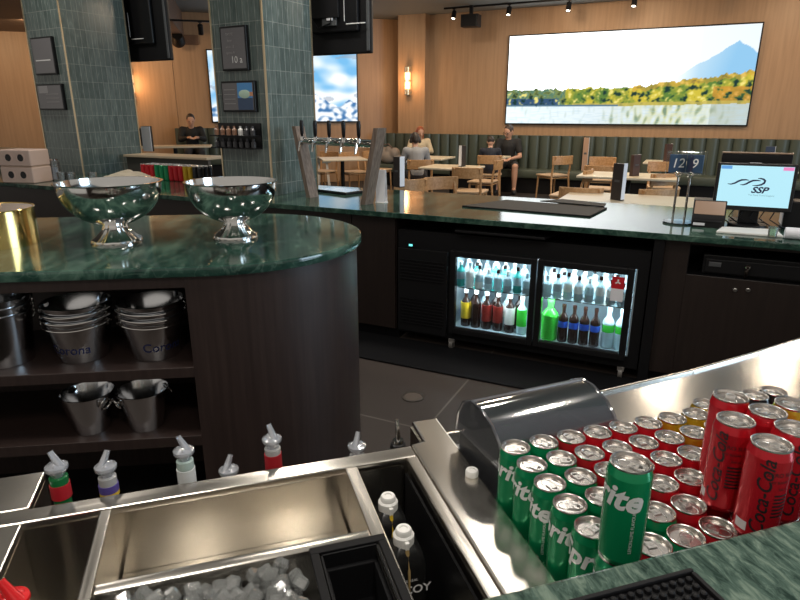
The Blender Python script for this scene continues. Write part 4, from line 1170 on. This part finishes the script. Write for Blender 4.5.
# ================================================================== ISLAND
IZ, IR = 1.07, .54
def stadium(r, xl, n=40):
    pts = [(xl, -r)]+[(r*sin(PI*k/n), -r*cos(PI*k/n)) for k in range(n+1)]+[(xl, r)]
    return pts
g = G(); g.prism(stadium(IR, -1.9), IZ-.035, IZ, bev=.006)
tag(g.build('island_worktop', MARBLE, None, IS.o, IS.a), 'dark green marble top of the island with a rounded end', 'worktop')
is_ = thing('island_cabinet', 'dark walnut island with open shelves and a rounded end', 'cabinet', IS.w(0, 0), IS.a)
XS = -.075
r = IR-.02
g = G(); g.prism([(XS, -r)]+[(r*sin(PI*k/40), -r*cos(PI*k/40)) for k in range(41)]+[(XS, r)], 0, IZ-.036); g.build('curved_end', CABW, is_)
g = G(); g.box(-1.9, XS, -r+.0, -r+.03, .995, IZ-.036, .002); g.build('top_rail', CABW, is_)
g = G(); g.box(-1.9, XS, -r+.46, -r+.48, .06, IZ-.036); g.box(-1.9, -1.88, -r, -r+.46, .06, IZ-.036); g.build('back_panel', CABW, is_)
g = G(); g.box(-1.88, XS, -r+.02, -r+.46, .0, .06); g.build('plinth', BLACK, is_)
for z0, z1 in ((.672, .710), (.405, .445)):
    g = G(); g.box(-1.88, XS, -r, -r+.46, z0, z1, .002); g.build('shelf', CABW, is_)
g = G(); g.box(-1.9, XS, r-.02, r, .0, IZ-.036); g.build('rear_panel', CABW, is_)
# ---- buckets
def bucket_me(H, rb, rt, n=40):
    g = G(); th = .0012
    g.lathe([(0, .004), (rb-.004, .004), (rb, 0), (rb+.001, .002), (rt, H-.006), (rt+.004, H-.004), (rt+.0045, H), (rt+.001, H+.001), (rt-th, H-.004), (rb-th, .006), (0, .006)], n)
    return g
def bucket(p, rz, H, rb, rt, label, group, handle='bail', txt=None):
    t = thing('ice_bucket', label, 'bucket', p, rz, group)
    bd = bucket_me(H, rb, rt).build('bucket_body', BUCKET, t, fix=True)
    for s in (-1, 1):
        g = G(); x = s*(rb+(rt-rb)*.86)
        if handle == 'bail':
            g.box(x-.004 if s < 0 else x-.001, x+.001 if s < 0 else x+.004, -.014, .014, H*.78, H*.94, .001)
            g.cyl(.005, 0, .010, 10, T(x+.003*s, 0, H*.88) @ Matrix.Rotation(s*PI/2, 4, 'Y')); g.build('handle_lug', CHROME, t)
        else:
            g.box(x-.002, x+.002, -.02, .02, H*.80, H*.92, .001); g.torus(.022, .0035, 20, 8, T(x+.010*s, 0, H*.80) @ Matrix.Rotation(PI/2, 4, 'Y') @ Matrix.Rotation(.4, 4, 'Y')); g.build('ring_handle', CHROME, t)
    if handle == 'bail':
        R = rt+.007; zl = H*.90
        pts = [(R*cos(a), -R*sin(a)*.985, zl-.012*sin(a)) for a in [PI*k/24 for k in range(25)]]
        g = G(); g.tube(pts, .0022, 8); g.build('wire_handle', CHROME, t)
    if txt:
        f = lambda z: rb+(rt-rb)*z/H+.0016
        g = text_bm(txt, .048, shear=.1); wrap(g, (rb+rt)/2, -PI/2+.0, H*.33, f); b = g.build('bucket_lettering', NAVY, bd, fix=False)
    return t
bz = .7105
stacks = [(-.487, -.365, 'the stack in the middle of the upper island shelf', -.15), (-.233, -.375, 'the stack by the curved end of the island', .55)]
for x, y, lab, rz in stacks:
    for k in range(3):
        pos = ('lowest', 'middle', 'top')[k]
        bucket(IS.w(x, y, bz+.024*k), IS.a+rz, .160, .079, .112, f'{pos} steel ice bucket of {lab}', 'nested ice buckets on the island shelf', 'bail', 'Corona' if k == 0 else None)
for k in range(3):
    pos = ('lowest', 'middle', 'top')[k]
    bucket(IS.w(-.745, -.375, bz+.026*k), IS.a+.95, .185, .088, .104, f'{pos} steel wine bucket of the ring-handled stack at the far end of the upper shelf', 'nested wine buckets on the island shelf', 'ring')
bucket(IS.w(-.478, -.42, .4455), IS.a-.6, .150, .056, .088, 'small steel bucket on the lower shelf, farther from the curved end', 'small buckets on the lower shelf', 'ring')
bucket(IS.w(-.288, -.42, .4455), IS.a+2.2+PI/2, .150, .056, .088, 'small steel bucket on the lower shelf, nearer the curved end', 'small buckets on the lower shelf', 'ring')
# ---- punch bowls
def bowl(p, R, h, label):
    t = thing('punch_bowl', label, 'bowl', p, 0, 'steel punch bowls on the island')
    zb = .068*R/.19
    pr = [(.0, zb)]
    out = [(R*sin(a)*1.0, zb+h-h*cos(a)) for a in [PI/2*k/14 for k in range(1, 15)]]
    inn = [(x-.003, z+.0035) for x, z in out[:-1]]
    g = G(); g.lathe([(0, zb)]+out+[(R+.006, zb+h+.001), (R+.007, zb+h+.005), (R-.002, zb+h+.005)]+inn[::-1]+[(0, zb+.004)], 64); g.build('bowl_shell', mat('bowl_steel', (.72,.72,.71), .11, 1), t)
    g = G(); k = R/.19
    prof = [(.042, zb/k+.004), (.044, zb/k-.006), (.050, zb/k-.018), (.062, zb/k-.032), (.078, zb/k-.046), (.090, .014), (.092, .008), (.088, .005), (.096, .003), (.096, 0), (0, 0), (0, .002)]
    vs = g.lathe([(r_*k, z) for r_, z in prof], 72)
    for v in vs:                                          # fluted foot
        r_ = hypot(v.co.x, v.co.y)
        if r_ > .02 and v.co.z > .008:
            a = atan2(v.co.y, v.co.x); q = 1+.035*cos(12*a); v.co.x *= q; v.co.y *= q
    g.build('fluted_foot', CHROME, t)
    return t
bowl(IS.w(-.408, -.10, IZ+.0005), .184, .160, 'large steel punch bowl on a fluted foot, nearer the gold tin')
bowl(IS.w(.035, -.07, IZ+.0005), .172, .158, 'slightly smaller steel punch bowl nearer the rounded island end')
q = at(37, 243, IZ)
qi = IS.l(q); R = .15
t = thing('gold_tin', 'round shiny gold tin at the near edge of the island beside the bowls', 'tin', IS.w(qi.x-R, qi.y-.0, IZ+.0005), IS.a)
g = G(); g.lathe([(0,0),(R,0),(R,.136),(R-.004,.136),(R-.004,.004),(0,.004)], 64); g.build('tin_wall', GOLD, t)
g = G(); g.lathe([(0,.130),(R-.005,.130),(R-.005,.1345),(0,.1345)], 48); g.build('tin_lid', mat('tin_lid_silver', (.85,.84,.82), .25, 1), t)
g = G(); g.torus(R, .0025, 64, 6, T(0,0,.136)); g.build('tin_rim', GOLD, t)

# ---- floor things behind the bar
g = G(); a = BK.at(400, 366, 0); 
g.box(-1.2, 1.9, a.y, .10, 0, .012, .003); g.box(1.9, 3.4, a.y, .10, 0, .012, .003)
tag(g.build('floor_mat', RUBBER, None, (*BK.o.xy, .0005), BK.a), 'long black rubber mat on the floor along the bottle fridge', 'mat')
p = at(413, 397, 0)
t = thing('floor_drain', 'round metal drain cover set in the brown bar floor', 'drain', (p.x, p.y, .0005))
g = G(); g.lathe([(.052,0),(.066,0),(.066,.004),(.052,.004)], 32, None, True); g.build('drain_ring', mat('worn_metal', (.28,.25,.22), .4, 1), t)
g = G(); g.cyl(.051, 0, .003, 32); g.build('drain_plate', mat('drain_brown', (.13,.10,.08), .5), t)

# ================================================================== MARBLE BAR IN FRONT
BZ = 1.05
g = G(); g.box(-2.2, 2.6, -.16, .473, BZ-.04, BZ, .006, seg=3)
tag(g.build('customer_counter', MARBLE_LIT, None, ST.o, ST.a), 'streaked green marble customer bar top beside the block of cans', 'bar top')
g = G(); g.box(-2.2, 2.6, .24, .34, 0, BZ-.041); g.box(-2.2, 2.6, .22, .24, .0, BZ-.041)
tag(g.build('bar_front_panel', CABW, None, ST.o, ST.a), 'dark panel carrying the marble customer bar top', 'bar front')
g = G(); m0, m1, n0, n1 = .05, .478, .22, .434
g.box(m0, m1, n0, n1, 0, .004, .002)
e = .006
g.box(m0, m1, n1-e, n1, .003, .010, .002); g.box(m0, m1, n0, n0+e, .003, .010, .002); g.box(m0, m0+e, n0+e, n1-e, .003, .010, .002); g.box(m1-e, m1, n0+e, n1-e, .003, .010, .002)
s_ = .0108
for j in range(int((n1-n0-.02)/s_)):
    for i in range(int((m1-m0-.02)/s_)):
        g.lathe([(.0042, .003), (.0036, .0085), (.002, .0096), (0, .0096)], 8, T(m1-.0135-i*s_, n1-.0125-j*s_, 0))
tag(g.build('drip_mat', RUBBER, None, (0, 0, BZ+.0004), ST.a), 'black studded rubber drip mat on the marble bar top', 'mat')

# ================================================================== COCKTAIL STATION
SZ = .86
cs = thing('cocktail_station', 'stainless steel cocktail station with ice well and open bays', 'sink unit', ST.w(-.02, .85), ST.a)
OFF = T(.02, -.85, 0)
def sbox(g, *a, bev=0): g.box(*a, bev=bev, M=OFF)
SL = -1.1
LSL, D1a, D1b, D2a, D2b, RSL = -.372, -.247, -.227, .207, .232, .338
FW = 1.046; LG0, LG1 = .828, .853; NW = .565
g = G(); sbox(g, SL, .362, FW, 1.090, SZ-.016, SZ, bev=.004); g.build('rear_rim', STEEL2, cs)
g = G(); sbox(g, SL, LSL, NW, FW-.0005, SZ-.016, SZ, bev=.003); g.build('side_deck', STEEL, cs)
g = G(); sbox(g, SL, LSL, 1.0905, 1.215, SZ-.016, SZ, bev=.003); sbox(g, LSL-.004, LSL, 1.0905, 1.215, .62, SZ-.016); sbox(g, SL, LSL, 1.205, 1.215, .40, SZ-.016); g.build('side_shelf', STEEL2, cs)
for a, b in ((D1a, D1b), (D2a, D2b), (RSL, .362)):
    g = G(); sbox(g, a, b, NW, FW-.0005, SZ-.016, SZ, bev=.003); sbox(g, a+.004, b-.004, NW, FW-.0005, .57, SZ-.016); g.build('divider', STEEL, cs)
g = G(); sbox(g, D1b, D2a, LG0, LG1, SZ-.018, SZ, bev=.004); sbox(g, D1b, D2a, LG0+.006, LG1-.008, .57, SZ-.018); g.build('ice_ledge', STEEL2, cs)
g = G()
sbox(g, SL, .362, FW+.001, FW+.010, .50, SZ-.016); sbox(g, LSL-.010, LSL, NW, FW, .50, SZ-.016); sbox(g, SL, .362, NW-.01, NW, .50, SZ)
sbox(g, LSL, D1a, NW, FW, .57, .58); sbox(g, D1b, D2a, LG1-.01, FW, .70, .712); sbox(g, D1b, D2a, NW, LG0, .57, .58); sbox(g, D2b, RSL, NW, FW, .57, .58)
g.build('basin', STEELV, cs)
g = G(); sbox(g, RSL-.006, RSL-.001, NW, FW-.01, .58, SZ-.030); sbox(g, D2b+.001, RSL-.006, NW, FW-.01, .58, .584); g.build('bay_shade_sheet', BLACK, cs)  # black sheets put in for the shade inside the narrow bay
g = G(); sbox(g, LSL, .39, 1.091, 1.205, .610, .618); sbox(g, LSL, .39, 1.200, 1.206, .618, .74, bev=.002); g.build('speed_rail', STEEL, cs)
g = G(); g.prism([(.3625, NW), (.452, NW), (.456, 1.182), (.395, 1.182), (.392, 1.092), (.3625, 1.088)], SZ-.010, SZ+.004, OFF, bev=.004)
sbox(g, .395, .456, 1.176, 1.182, .50, SZ-.010); sbox(g, .391, .396, 1.092, 1.182, .60, SZ-.010); g.build('bridge_panel', STEEL2, cs)
for x, y in ((-1.0, .6), (-1.0, 1.03), (.34, .6), (.34, 1.03)):
    g = G(); g.cyl(.019, 0, .57, 16, OFF @ T(x, y, 0)); g.build('leg', CHROME, cs)

# ---- drainboard with the cans
def stp(px, py, z): q = ST.at(px, py, z); return (q.x, q.y)
DZ = .825
fe = [stp(600, 390, .833), stp(690, 369, .833), stp(755, 351, .833), stp(830, 328, .833)]
d = (fe[3][0]-fe[2][0], fe[3][1]-fe[2][1])
fe.append((fe[3][0]+d[0]*2.2, fe[3][1]+d[1]*2.2))
poly = [(.458, .49), (fe[-1][0], .49), fe[-1]]+fe[-2::-1]+[(.66, 1.145), (.458, 1.145)]
db = thing('drainboard', 'stainless steel drainboard carrying the block of drink cans', 'drainboard', ST.w(.9, .85), ST.a)
O2 = T(-.9, -.85, 0)
g = G(); g.prism(poly, DZ-.012, DZ, O2); g.build('drain_surface', brushed('drain_steel', (.68,.69,.70), .21, (300, 4, 300)), db)
g = G()
chain = [(.66, 1.145)]+fe
for (x0, y0), (x1, y1) in zip(chain, chain[1:]):
    L = hypot(x1-x0, y1-y0); M = O2 @ T(x0, y0, 0) @ RZ(atan2(y1-y0, x1-x0))
    g.box(0, L, -.012, 0, DZ-.03, DZ+.008, .003, M); g.box(0, L, -.006, 0, .45, DZ-.03, 0, M)
g.box(.458, .66, 1.135, 1.145, .45, DZ+.02, .002, O2)
g.build('raised_rim', STEEL2, db)
for x, y in ((.50, .55), (1.5, .55), (.50, 1.1), (1.1, 1.1)):
    g = G(); g.cyl(.019, 0, DZ-.013, 16, O2 @ T(x, y, 0)); g.build('leg', CHROME, db)

CG = 'drink cans standing on the drainboard'
def gp(i, j): q = GR.w(.058*i, -.058*j, 0); return q
def colour(i, j):
    if i <= 1: return 'green'
    if i == 2 and j >= 3: return 'green'
    if (j == 0 and i >= 6) or (j == 1 and i >= 6 and i < 8): return 'gold'
    return 'red'
random.seed(3)
for j in range(6):
    for i in range(9 if j < 4 else 7):
        if (i, j) in ((8, 0),): continue
        c = colour(i, j)
        if (i, j) == (1, 5): c = 'red'
        x = .05*(random.random()-.5)*.04; q = gp(i, j)
        rz = random.uniform(0, 6.28)
        if c == 'green' and i == 0: rz = {0: -1.75, 1: -2.25, 2: -2.7, 3: -1.80, 4: -1.1, 5: -1.6}[j]
        o, bd = can(c, (q.x, q.y, DZ+.0005), rz+1.57 if False else rz, f'{c} can, {ORD[i]} column from the ice station, {ORD[j]} row from the far edge', CG)
        if c == 'green' and i == 0: link('can_lettering', SPRITEME, None, bd)
for px, py, c, lab in ((706, 404, 'gold', 'gold can at the far edge, just behind the tall red stack'), (755, 395, 'black', 'black can at the far edge behind the stacked red cans'), (774, 391, 'black', 'black can at the far edge, farther from the ice station')):
    q = at(px, py, DZ+CH); can(c, (q.x, q.y, DZ+.0005), 1.0, lab+' on the drainboard', CG)
SG = 'cans stacked on top of the block of cans'
zt = DZ+CH+.0022
q = at(631, 462, zt+CH); o, bd = can('green', (q.x, q.y, zt), -2.3, 'tall-standing green can stacked alone on the front corner of the can block', SG); link('can_lettering', SPRITEME, None, bd)
for px, py, c, rz, lab in ((736, 419.5, 'red', -2.6, 'red stacked can nearest to the lone green stacked can'), (772, 443, 'red', -2.1, 'red stacked can closest to the marble bar top and its drip mat'),
                       (731, 396, 'red', -.5, 'red stacked can farthest from the marble, against the gold cans'), (768, 411, 'red', .6, 'red stacked can in the middle, with stacked cans all round it'),
                       (795, 428, 'red', -1.75, 'red stacked can cut off by the right edge of the photo'), (794, 404, 'gold', .4, 'gold stacked can at the outer side of the red stacked cans')):
    q = at(px, py, zt+CH); o, bd = can(c, (q.x, q.y, zt), rz, lab, SG)
    if c == 'red': link('can_lettering', COLAME, None, bd); link('price_code_patch', BARME, None, bd)
# supporting cans further right, under the stack
for i, j in ((7, 4), (7, 5), (9, 1), (9, 2), (9, 3)):
    q = gp(i, j); can('red', (q.x, q.y, DZ+.0005), .3*i, f'red can, {ORD[i]} column from the ice station, {ORD[j]} row from the far edge', CG)

# ---- lidded garnish box
LB = Frame(*ST.w(.478, .892).xy, 23)
t = thing('garnish_box', 'garnish box with a smoked clear domed lid at the far end of the cans', 'container', LB.w(0, 0, DZ+.0005), LB.a)
g = G(); L_, D_ = .265, .165
for a in ((0, L_, 0, .004, 0, .075), (0, L_, D_-.004, D_, 0, .075), (0, .004, .004, D_-.004, 0, .075), (L_-.004, L_, .004, D_-.004, 0, .075), (0, L_, 0, D_, 0, .004)): g.box(*a)
g.build('box_base', mat('charcoal_plastic', (.03,.032,.036), .3), t)
for k in range(3):
    g = G(); x0 = .010+.083*k
    for a in ((x0, x0+.078, .010, .014, .01, .066), (x0, x0+.078, D_-.014, D_-.010, .01, .066), (x0, x0+.003, .014, D_-.014, .01, .066), (x0+.075, x0+.078, .014, D_-.014, .01, .066), (x0, x0+.078, .01, D_-.01, .006, .010)): g.box(*a)
    g.build('insert_tray', BLACK, t)
prof = [(-.006, .074), (-.006, .112), (.004, .130), (.030, .152), (.075, .168), (.110, .168), (.145, .150), (.166, .115), (.171, .074)]
g = G(); n = len(prof)
def shell(pr, xs):
    rows = [[g.bm.verts.new((x, y, z)) for y, z in pr] for x in xs]
    for a, b in zip(rows, rows[1:]):
        for k in range(len(pr)-1): g.bm.faces.new((a[k], a[k+1], b[k+1], b[k]))
    return rows
ro = shell(prof, (-.005, L_+.005))
pi_ = [(y+.003 if y < .08 else y-.003, z-(.003 if .08 < z else 0)) for y, z in prof]
ri = shell(pi_, (-.002, L_+.002))
g.bm.faces.new(ro[0]); g.bm.faces.new(ro[1][::-1]); g.bm.faces.new(ri[0][::-1]); g.bm.faces.new(ri[1])
g.build('domed_lid', SMOKE, t, fix=False)
g = G()
for x in (-.005, L_+.005): g.tube([(x, y, z) for y, z in prof], .003, 6)
g.tube([(-.005, -.006, .112), (L_+.005, -.006, .112)], .0025, 6); g.tube([(-.005, .110, .168), (L_+.005, .110, .168)], .003, 6)
g.build('lid_edge', clear('lid_edge_plastic', (.6,.62,.66,1), .25, .25, (.35,.36,.40,1), .08), t)
# ---- little white cap
q = at(472, 472, SZ+.012)
g = G(); g.lathe([(0,0),(.0125,0),(.0130,.002),(.0130,.010),(.0115,.013),(.007,.013),(.006,.011),(0,.011)], 28)
for k in range(3): pass
tag(g.build('screw_stopper', WHITE, None, (q.x, q.y, SZ+.0045)), 'small white screw cap lying on the steel between station and cans', 'cap')

# ---- black tray resting over the ice
t = thing('black_tray', 'deep black plastic insert tray set over the ice well', 'tray', ST.w(.163, .703, SZ+.0006), ST.a)
hx, hy = .064, .123
g = G()
for a in ((-hx, hx, hy-.016, hy, 0, .006), (-hx, hx, -hy, -hy+.016, 0, .006), (-hx, -hx+.014, -hy+.016, hy-.016, 0, .006), (hx-.014, hx, -hy+.016, hy-.016, 0, .006)): g.box(*a, bev=.0015)
g.build('tray_rim', RUBBER, t)
g = G(); ix, iy, zb = hx-.016, hy-.018, -.095
for a in ((-ix, ix, iy-.003, iy, zb, .003), (-ix, ix, -iy, -iy+.003, zb, .003), (-ix, -ix+.003, -iy, iy, zb, .003), (ix-.003, ix, -iy, iy, zb, .003), (-ix, ix, -iy, iy, zb, zb+.003)): g.box(*a)
for a in ((-ix+.003, ix-.003, iy-.012, iy-.003, zb, -.022), (-ix+.003, -ix+.010, -iy+.003, iy-.012, zb, -.022), (ix-.010, ix-.003, -iy+.003, iy-.012, zb, -.022)): g.box(*a, bev=.002)
g.build('tray_well', RUBBER, t)
# ---- ice
random.seed(21)
g = G()
def cube(c, s):
    M = Matrix.Translation(c) @ Matrix.Rotation(random.uniform(0, 6), 4, Vector((random.random()-.5, random.random()-.5, random.random()-.5)).normalized())
    g.box(-s, s, -s, s, -s*.85, s*.85, s*.35, M, seg=1)
g.box(D1b+.006, .080, NW+.006, LG0-.006, .585, .812); g.box(.080, D2a-.006, NW+.006, LG0-.006, .585, .735)
y = NW+.022
while y < LG0-.012:
    x = D1b+.022
    while x < D2a-.016:
        for lay in range(3):
            zz = .812+.019*lay+.010*random.random()+.006*nz_(x*20, y*20)
            px = x+random.uniform(-.008, .008); py = min(y+random.uniform(-.008, .008), LG0-.018)
            if px > .075 and lay >= 1: continue
            if px > .075: zz = .742
            cube(Vector((px, py, zz+.006*sin(px*30))), random.uniform(.010, .0145))
        x += .0235
    y += .0235
o = g.build('ice_cubes', ICE, None, ST.o, ST.a); tag(o, 'clear ice cubes heaped in the steel ice well', 'ice', kind='stuff')

# ---- syrup bottles in the slot
CREAM = mat('cream_label', (.55,.52,.40), .5)
for px, py, lab, nm in ((386, 494, 'black syrup bottle with white flip cap, farther one in the narrow steel bay', 0), (390, 529, 'black syrup bottle with white flip cap, nearer one in the narrow steel bay', 1)):
    q = ST.at(px, py, .850)
    cx = min(max(q.x, .2335+.037), .3315-.040); t = thing('syrup_bottle', lab, 'bottle', ST.w(cx, q.y, .5845), ST.a, 'syrup bottles in the narrow bay')
    w, d, h = .036, .034, .235
    def rr(w, d, r=.014, n=5):
        P = []
        for sx, sy, a0 in ((1,1,0), (-1,1,PI/2), (-1,-1,PI), (1,-1,3*PI/2)):
            for k in range(n+1):
                a = a0+PI/2*k/n; P.append((sx*(w-r)+r*cos(a), sy*(d-r)+r*sin(a)))
        return P
    g = G(); lv = [(0, 1), (.150, 1), (.200, .98), (.222, .80), (.234, .46), (h, .40)]
    rows = [[g.bm.verts.new((x*k, y*k, z)) for x, y in rr(w, d)] for z, k in lv]
    for a, b in zip(rows, rows[1:]):
        for k in range(len(a)): g.bm.faces.new((a[k], a[(k+1)%len(a)], b[(k+1)%len(a)], b[k]))
    g.bm.faces.new(rows[0][::-1]); g.bm.faces.new(rows[-1]); bd = g.build('bottle_body', mat('syrup_black', (.012,.012,.012), .25), t)
    g = G(); g.lathe([(0, h-.006), (.0185, h-.006), (.0190, h), (.0190, h+.014), (.0160, h+.017), (.0150, h+.017), (.0145, h+.024), (.0125, h+.027), (.0075, h+.027), (.0065, h+.0245), (0, h+.0245)], 28); cp = g.build('flip_cap', WHITE, t)
    g = G(); g.box(-.004, .004, -.024, -.016, h-.004, h+.012, .002); g.build('cap_spout', WHITE, cp)
    g = G(); g.tube([(0, -.021, h-.002), (0, -.025, h-.02), (0, -d-.0005, h-.045), (0, -d-.0008, .13)], [.0035, .004, .0025, .0015], 8); g.build('syrup_drip', mat('syrup_yellow' if nm == 0 else 'syrup_brown', (.75,.50,.03) if nm == 0 else (.40,.28,.12), .3), t)
    text('brand_lettering', 'McCOY', .024, WINK, bd, T(.0, -d-.0006, .155) @ RX, bold=.0004)
    text('brand_lettering', 'THE REAL', .0075, WINK, bd, T(.0, -d-.0006, .176) @ RX)
    g = G(); g.prism([(-.030, 0), (.030, 0), (.030, .085), (.012, .105), (-.012, .105), (-.030, .085)], 0, .001, T(0, -d-.001, .02) @ RX); g.build('cream_label', CREAM, bd)

# ---- speed-rail bottles with measured pourers
GREENG = mat('green_bottle_glass', (.01,.14,.04), .1); PALEG = mat('pale_bottle_glass', (.45,.56,.52), .1); CLEARB = mat('clear_spirit_glass', (.42,.42,.42), .1)
LRED = mat('label_red', (.45,.015,.025), .4); LPUR = mat('label_purple', (.10,.07,.30), .4); LYEL = mat('label_yellow', (.75,.50,.04), .4); LWHT = mat('label_white', (.72,.74,.74), .5); LGLD = mat('label_gold', (.5,.38,.12), .35)
def pourer(t, z, lean, m=POUR, s=.86):
    g = G(); g.lathe([(0,-.004),(.013*s,-.004),(.016*s,.002),(.023*s,.010),(.0245*s,.014),(.0235*s,.018),(.016*s,.022),(.009*s,.026),(0,.027)], 24, T(0,0,z))
    for a in (0, 2.1, 4.2): g.ell((.0135*s*cos(a+lean), .0135*s*sin(a+lean), z+.0185), .0062*s, 10)
    c, n = cos(lean), sin(lean)
    g.tube([(-.010*c*s, -.010*n*s, z+.014), (-.004*c*s, -.004*n*s, z+.026), (.007*c*s, .007*n*s, z+.042), (.010*c*s, .010*n*s, z+.047)], [.0125*s, .0088*s, .0068*s, .0064*s], 12)
    return g.build('pourer', m, t)
def rail_bottle(px, py, glass, bands, lean, label, z_over=None):
    q = ST.hit(px, py, 1.147); zt = q.z
    t = thing('spirit_bottle', label, 'bottle', ST.w(q.x, 1.147, .6185), ST.a, 'bottles in the speed rail')
    H = zt-.6185-.012
    g = G(); R = .036
    g.lathe([(0,0),(R-.003,0),(R,.004),(R,H-.155),(R*.93,H-.135),(R*.62,H-.105),(.0165,H-.085),(.0150,H-.02),(.0168,H-.018),(.0168,H-.002),(.014,H),(0,H)], 28); g.build('bottle_glass', glass, t)
    for a, b, m in bands:
        g = G(); r = .0182; g.lathe([(.0150,H-a),(r,H-a),(r,H-b),(.0150,H-b)], 24, None, True); g.build('neck_label', m, t)
    return t, H
t, H = rail_bottle(57, 470, GREENG, [(.046, .016, LRED)], radians(140), 'green glass bottle with red neck band in the speed rail'); pourer(t, H+.004, radians(150))
t, H = rail_bottle(106, 470, CLEARB, [(.034, .018, LPUR), (.042, .034, LYEL)], radians(60), 'clear bottle with purple and yellow neck rings in the speed rail'); pourer(t, H+.004, radians(40))
t, H = rail_bottle(184, 454, PALEG, [(.064, .020, LWHT)], radians(150), 'pale green bottle with white neck label in the speed rail'); pourer(t, H+.004, radians(150))
t, H = rail_bottle(229, 473, CLEARB, [], radians(40), 'low bottle of which only the frosted pourer shows over the steel rim'); pourer(t, H+.004, radians(40))
t, H = rail_bottle(272, 442, CLEARB, [(.055, .014, LRED)], radians(100), 'bottle with a red neck sleeve in the speed rail'); pourer(t, H+.004, radians(120))
t, H = rail_bottle(357, 449, CLEARB, [(.036, .014, LWHT)], radians(60), 'clear bottle with a white neck ring, second last in the speed rail'); pourer(t, H+.004, radians(55))
t, H = rail_bottle(398, 438, BLACK, [(.052, .040, LGLD), (.040, .004, BLACK)], 0, 'black-necked bottle with a slim metal pourer, last in the speed rail')
g = G(); g.cyl(.012, H-.002, H+.008, 20); g.tube([(0,0,H+.006), (0,.002,H+.030), (-.001,.006,H+.056)], [.006,.005,.0042], 12); g.build('metal_pourer', CHROME, t)
# red pourer bottle in the near-left bay
q = ST.at(3, 604, .87); q.x = max(q.x, -.333)
t = thing('spirit_bottle', 'dark bottle with a bright red pourer standing in the empty steel bay', 'bottle', ST.w(q.x, q.y, .5805), ST.a)
g = G(); H = .275; R = .036
g.lathe([(0,0),(R,.003),(R,.15),(R*.6,.19),(.017,.21),(.016,H),(0,H)], 24); g.build('bottle_glass', mat('dark_bottle_glass', (.02,.012,.015), .12), t)
pourer(t, H+.003, radians(150), mat('red_pourer', (.62,.012,.015), .25), 1.05)

# ================================================================== LIGHT, CAMERA
w = bpy.data.worlds.new('daylit_hall'); scene.world = w; w.use_nodes = True
bg = w.node_tree.nodes['Background']; bg.inputs[0].default_value = (1,.93,.84,1); bg.inputs[1].default_value = .42
area('cool_side_fill', (8.5, 1.0, 2.2), 300, (.62,.82,1), 3.5, 2.6, (-1, 4.5, 1.6))  # cool lamp added out of view, in place of supposed window daylight
warm, neut = (1,.80,.58), (1,.93,.84)
for x, y in ((-1.0, 1.6), (.7, 1.3), (-1.9, 1.2), tuple(ST.w(-.28, -.6).xy), tuple(ST.w(.35, -1.1).xy), (1.6, 2.2)): area('bar_downlight', (x, y, 3.46), 19, neut, .16, .16, (x, y, 0))
for x, y in ((-.9, 4.6), (.9, 4.0), (-3.4, 5.8)): area('counter_downlight', (x, y, 3.46), 22, neut, .30, .30, (x, y, 0))
for x, y in ((1.2, 8.2), (3.6, 7.6), (.6, 11.0), (3.2, 10.2), (5.6, 8.2), (-1.2, 9.4)): area('dining_downlight', (x, y, 3.46), 40, warm, .35, .35, (x, y, 0))
for x in (.8, 2.2, 4.6, 6.6): area('wall_washer', WB.w(x, -1.6, 3.44), 15, (1,.70,.42), .3, .3, WB.w(x, 0, 1.6))
for x in (-6.2, -4.6, -3.2): area('wall_washer', WL.w(x, -1.9, 3.0), 18, (1,.68,.38), .3, .3, WL.w(x, 0, 1.5))
area('wall_washer', WL.w(.6, -1.8, 3.44), 15, (1,.68,.38), .3, .3, WL.w(.6, 0, 1.5))

cam = bpy.data.cameras.new('camera'); cam.sensor_width = 36; cam.lens = 27; cam.clip_start = .02; cam.clip_end = 60
co = bpy.data.objects.new('camera', cam); COL.objects.link(co)
co.location = (0, 0, CAMH); co.rotation_euler = (PI/2-PITCH, 0, 0)
scene.camera = co
vs = scene.view_settings
vs.view_transform = 'Standard'; vs.look = 'None'; vs.gamma = 1; vs.use_curve_mapping = False
vs.exposure = 0.0
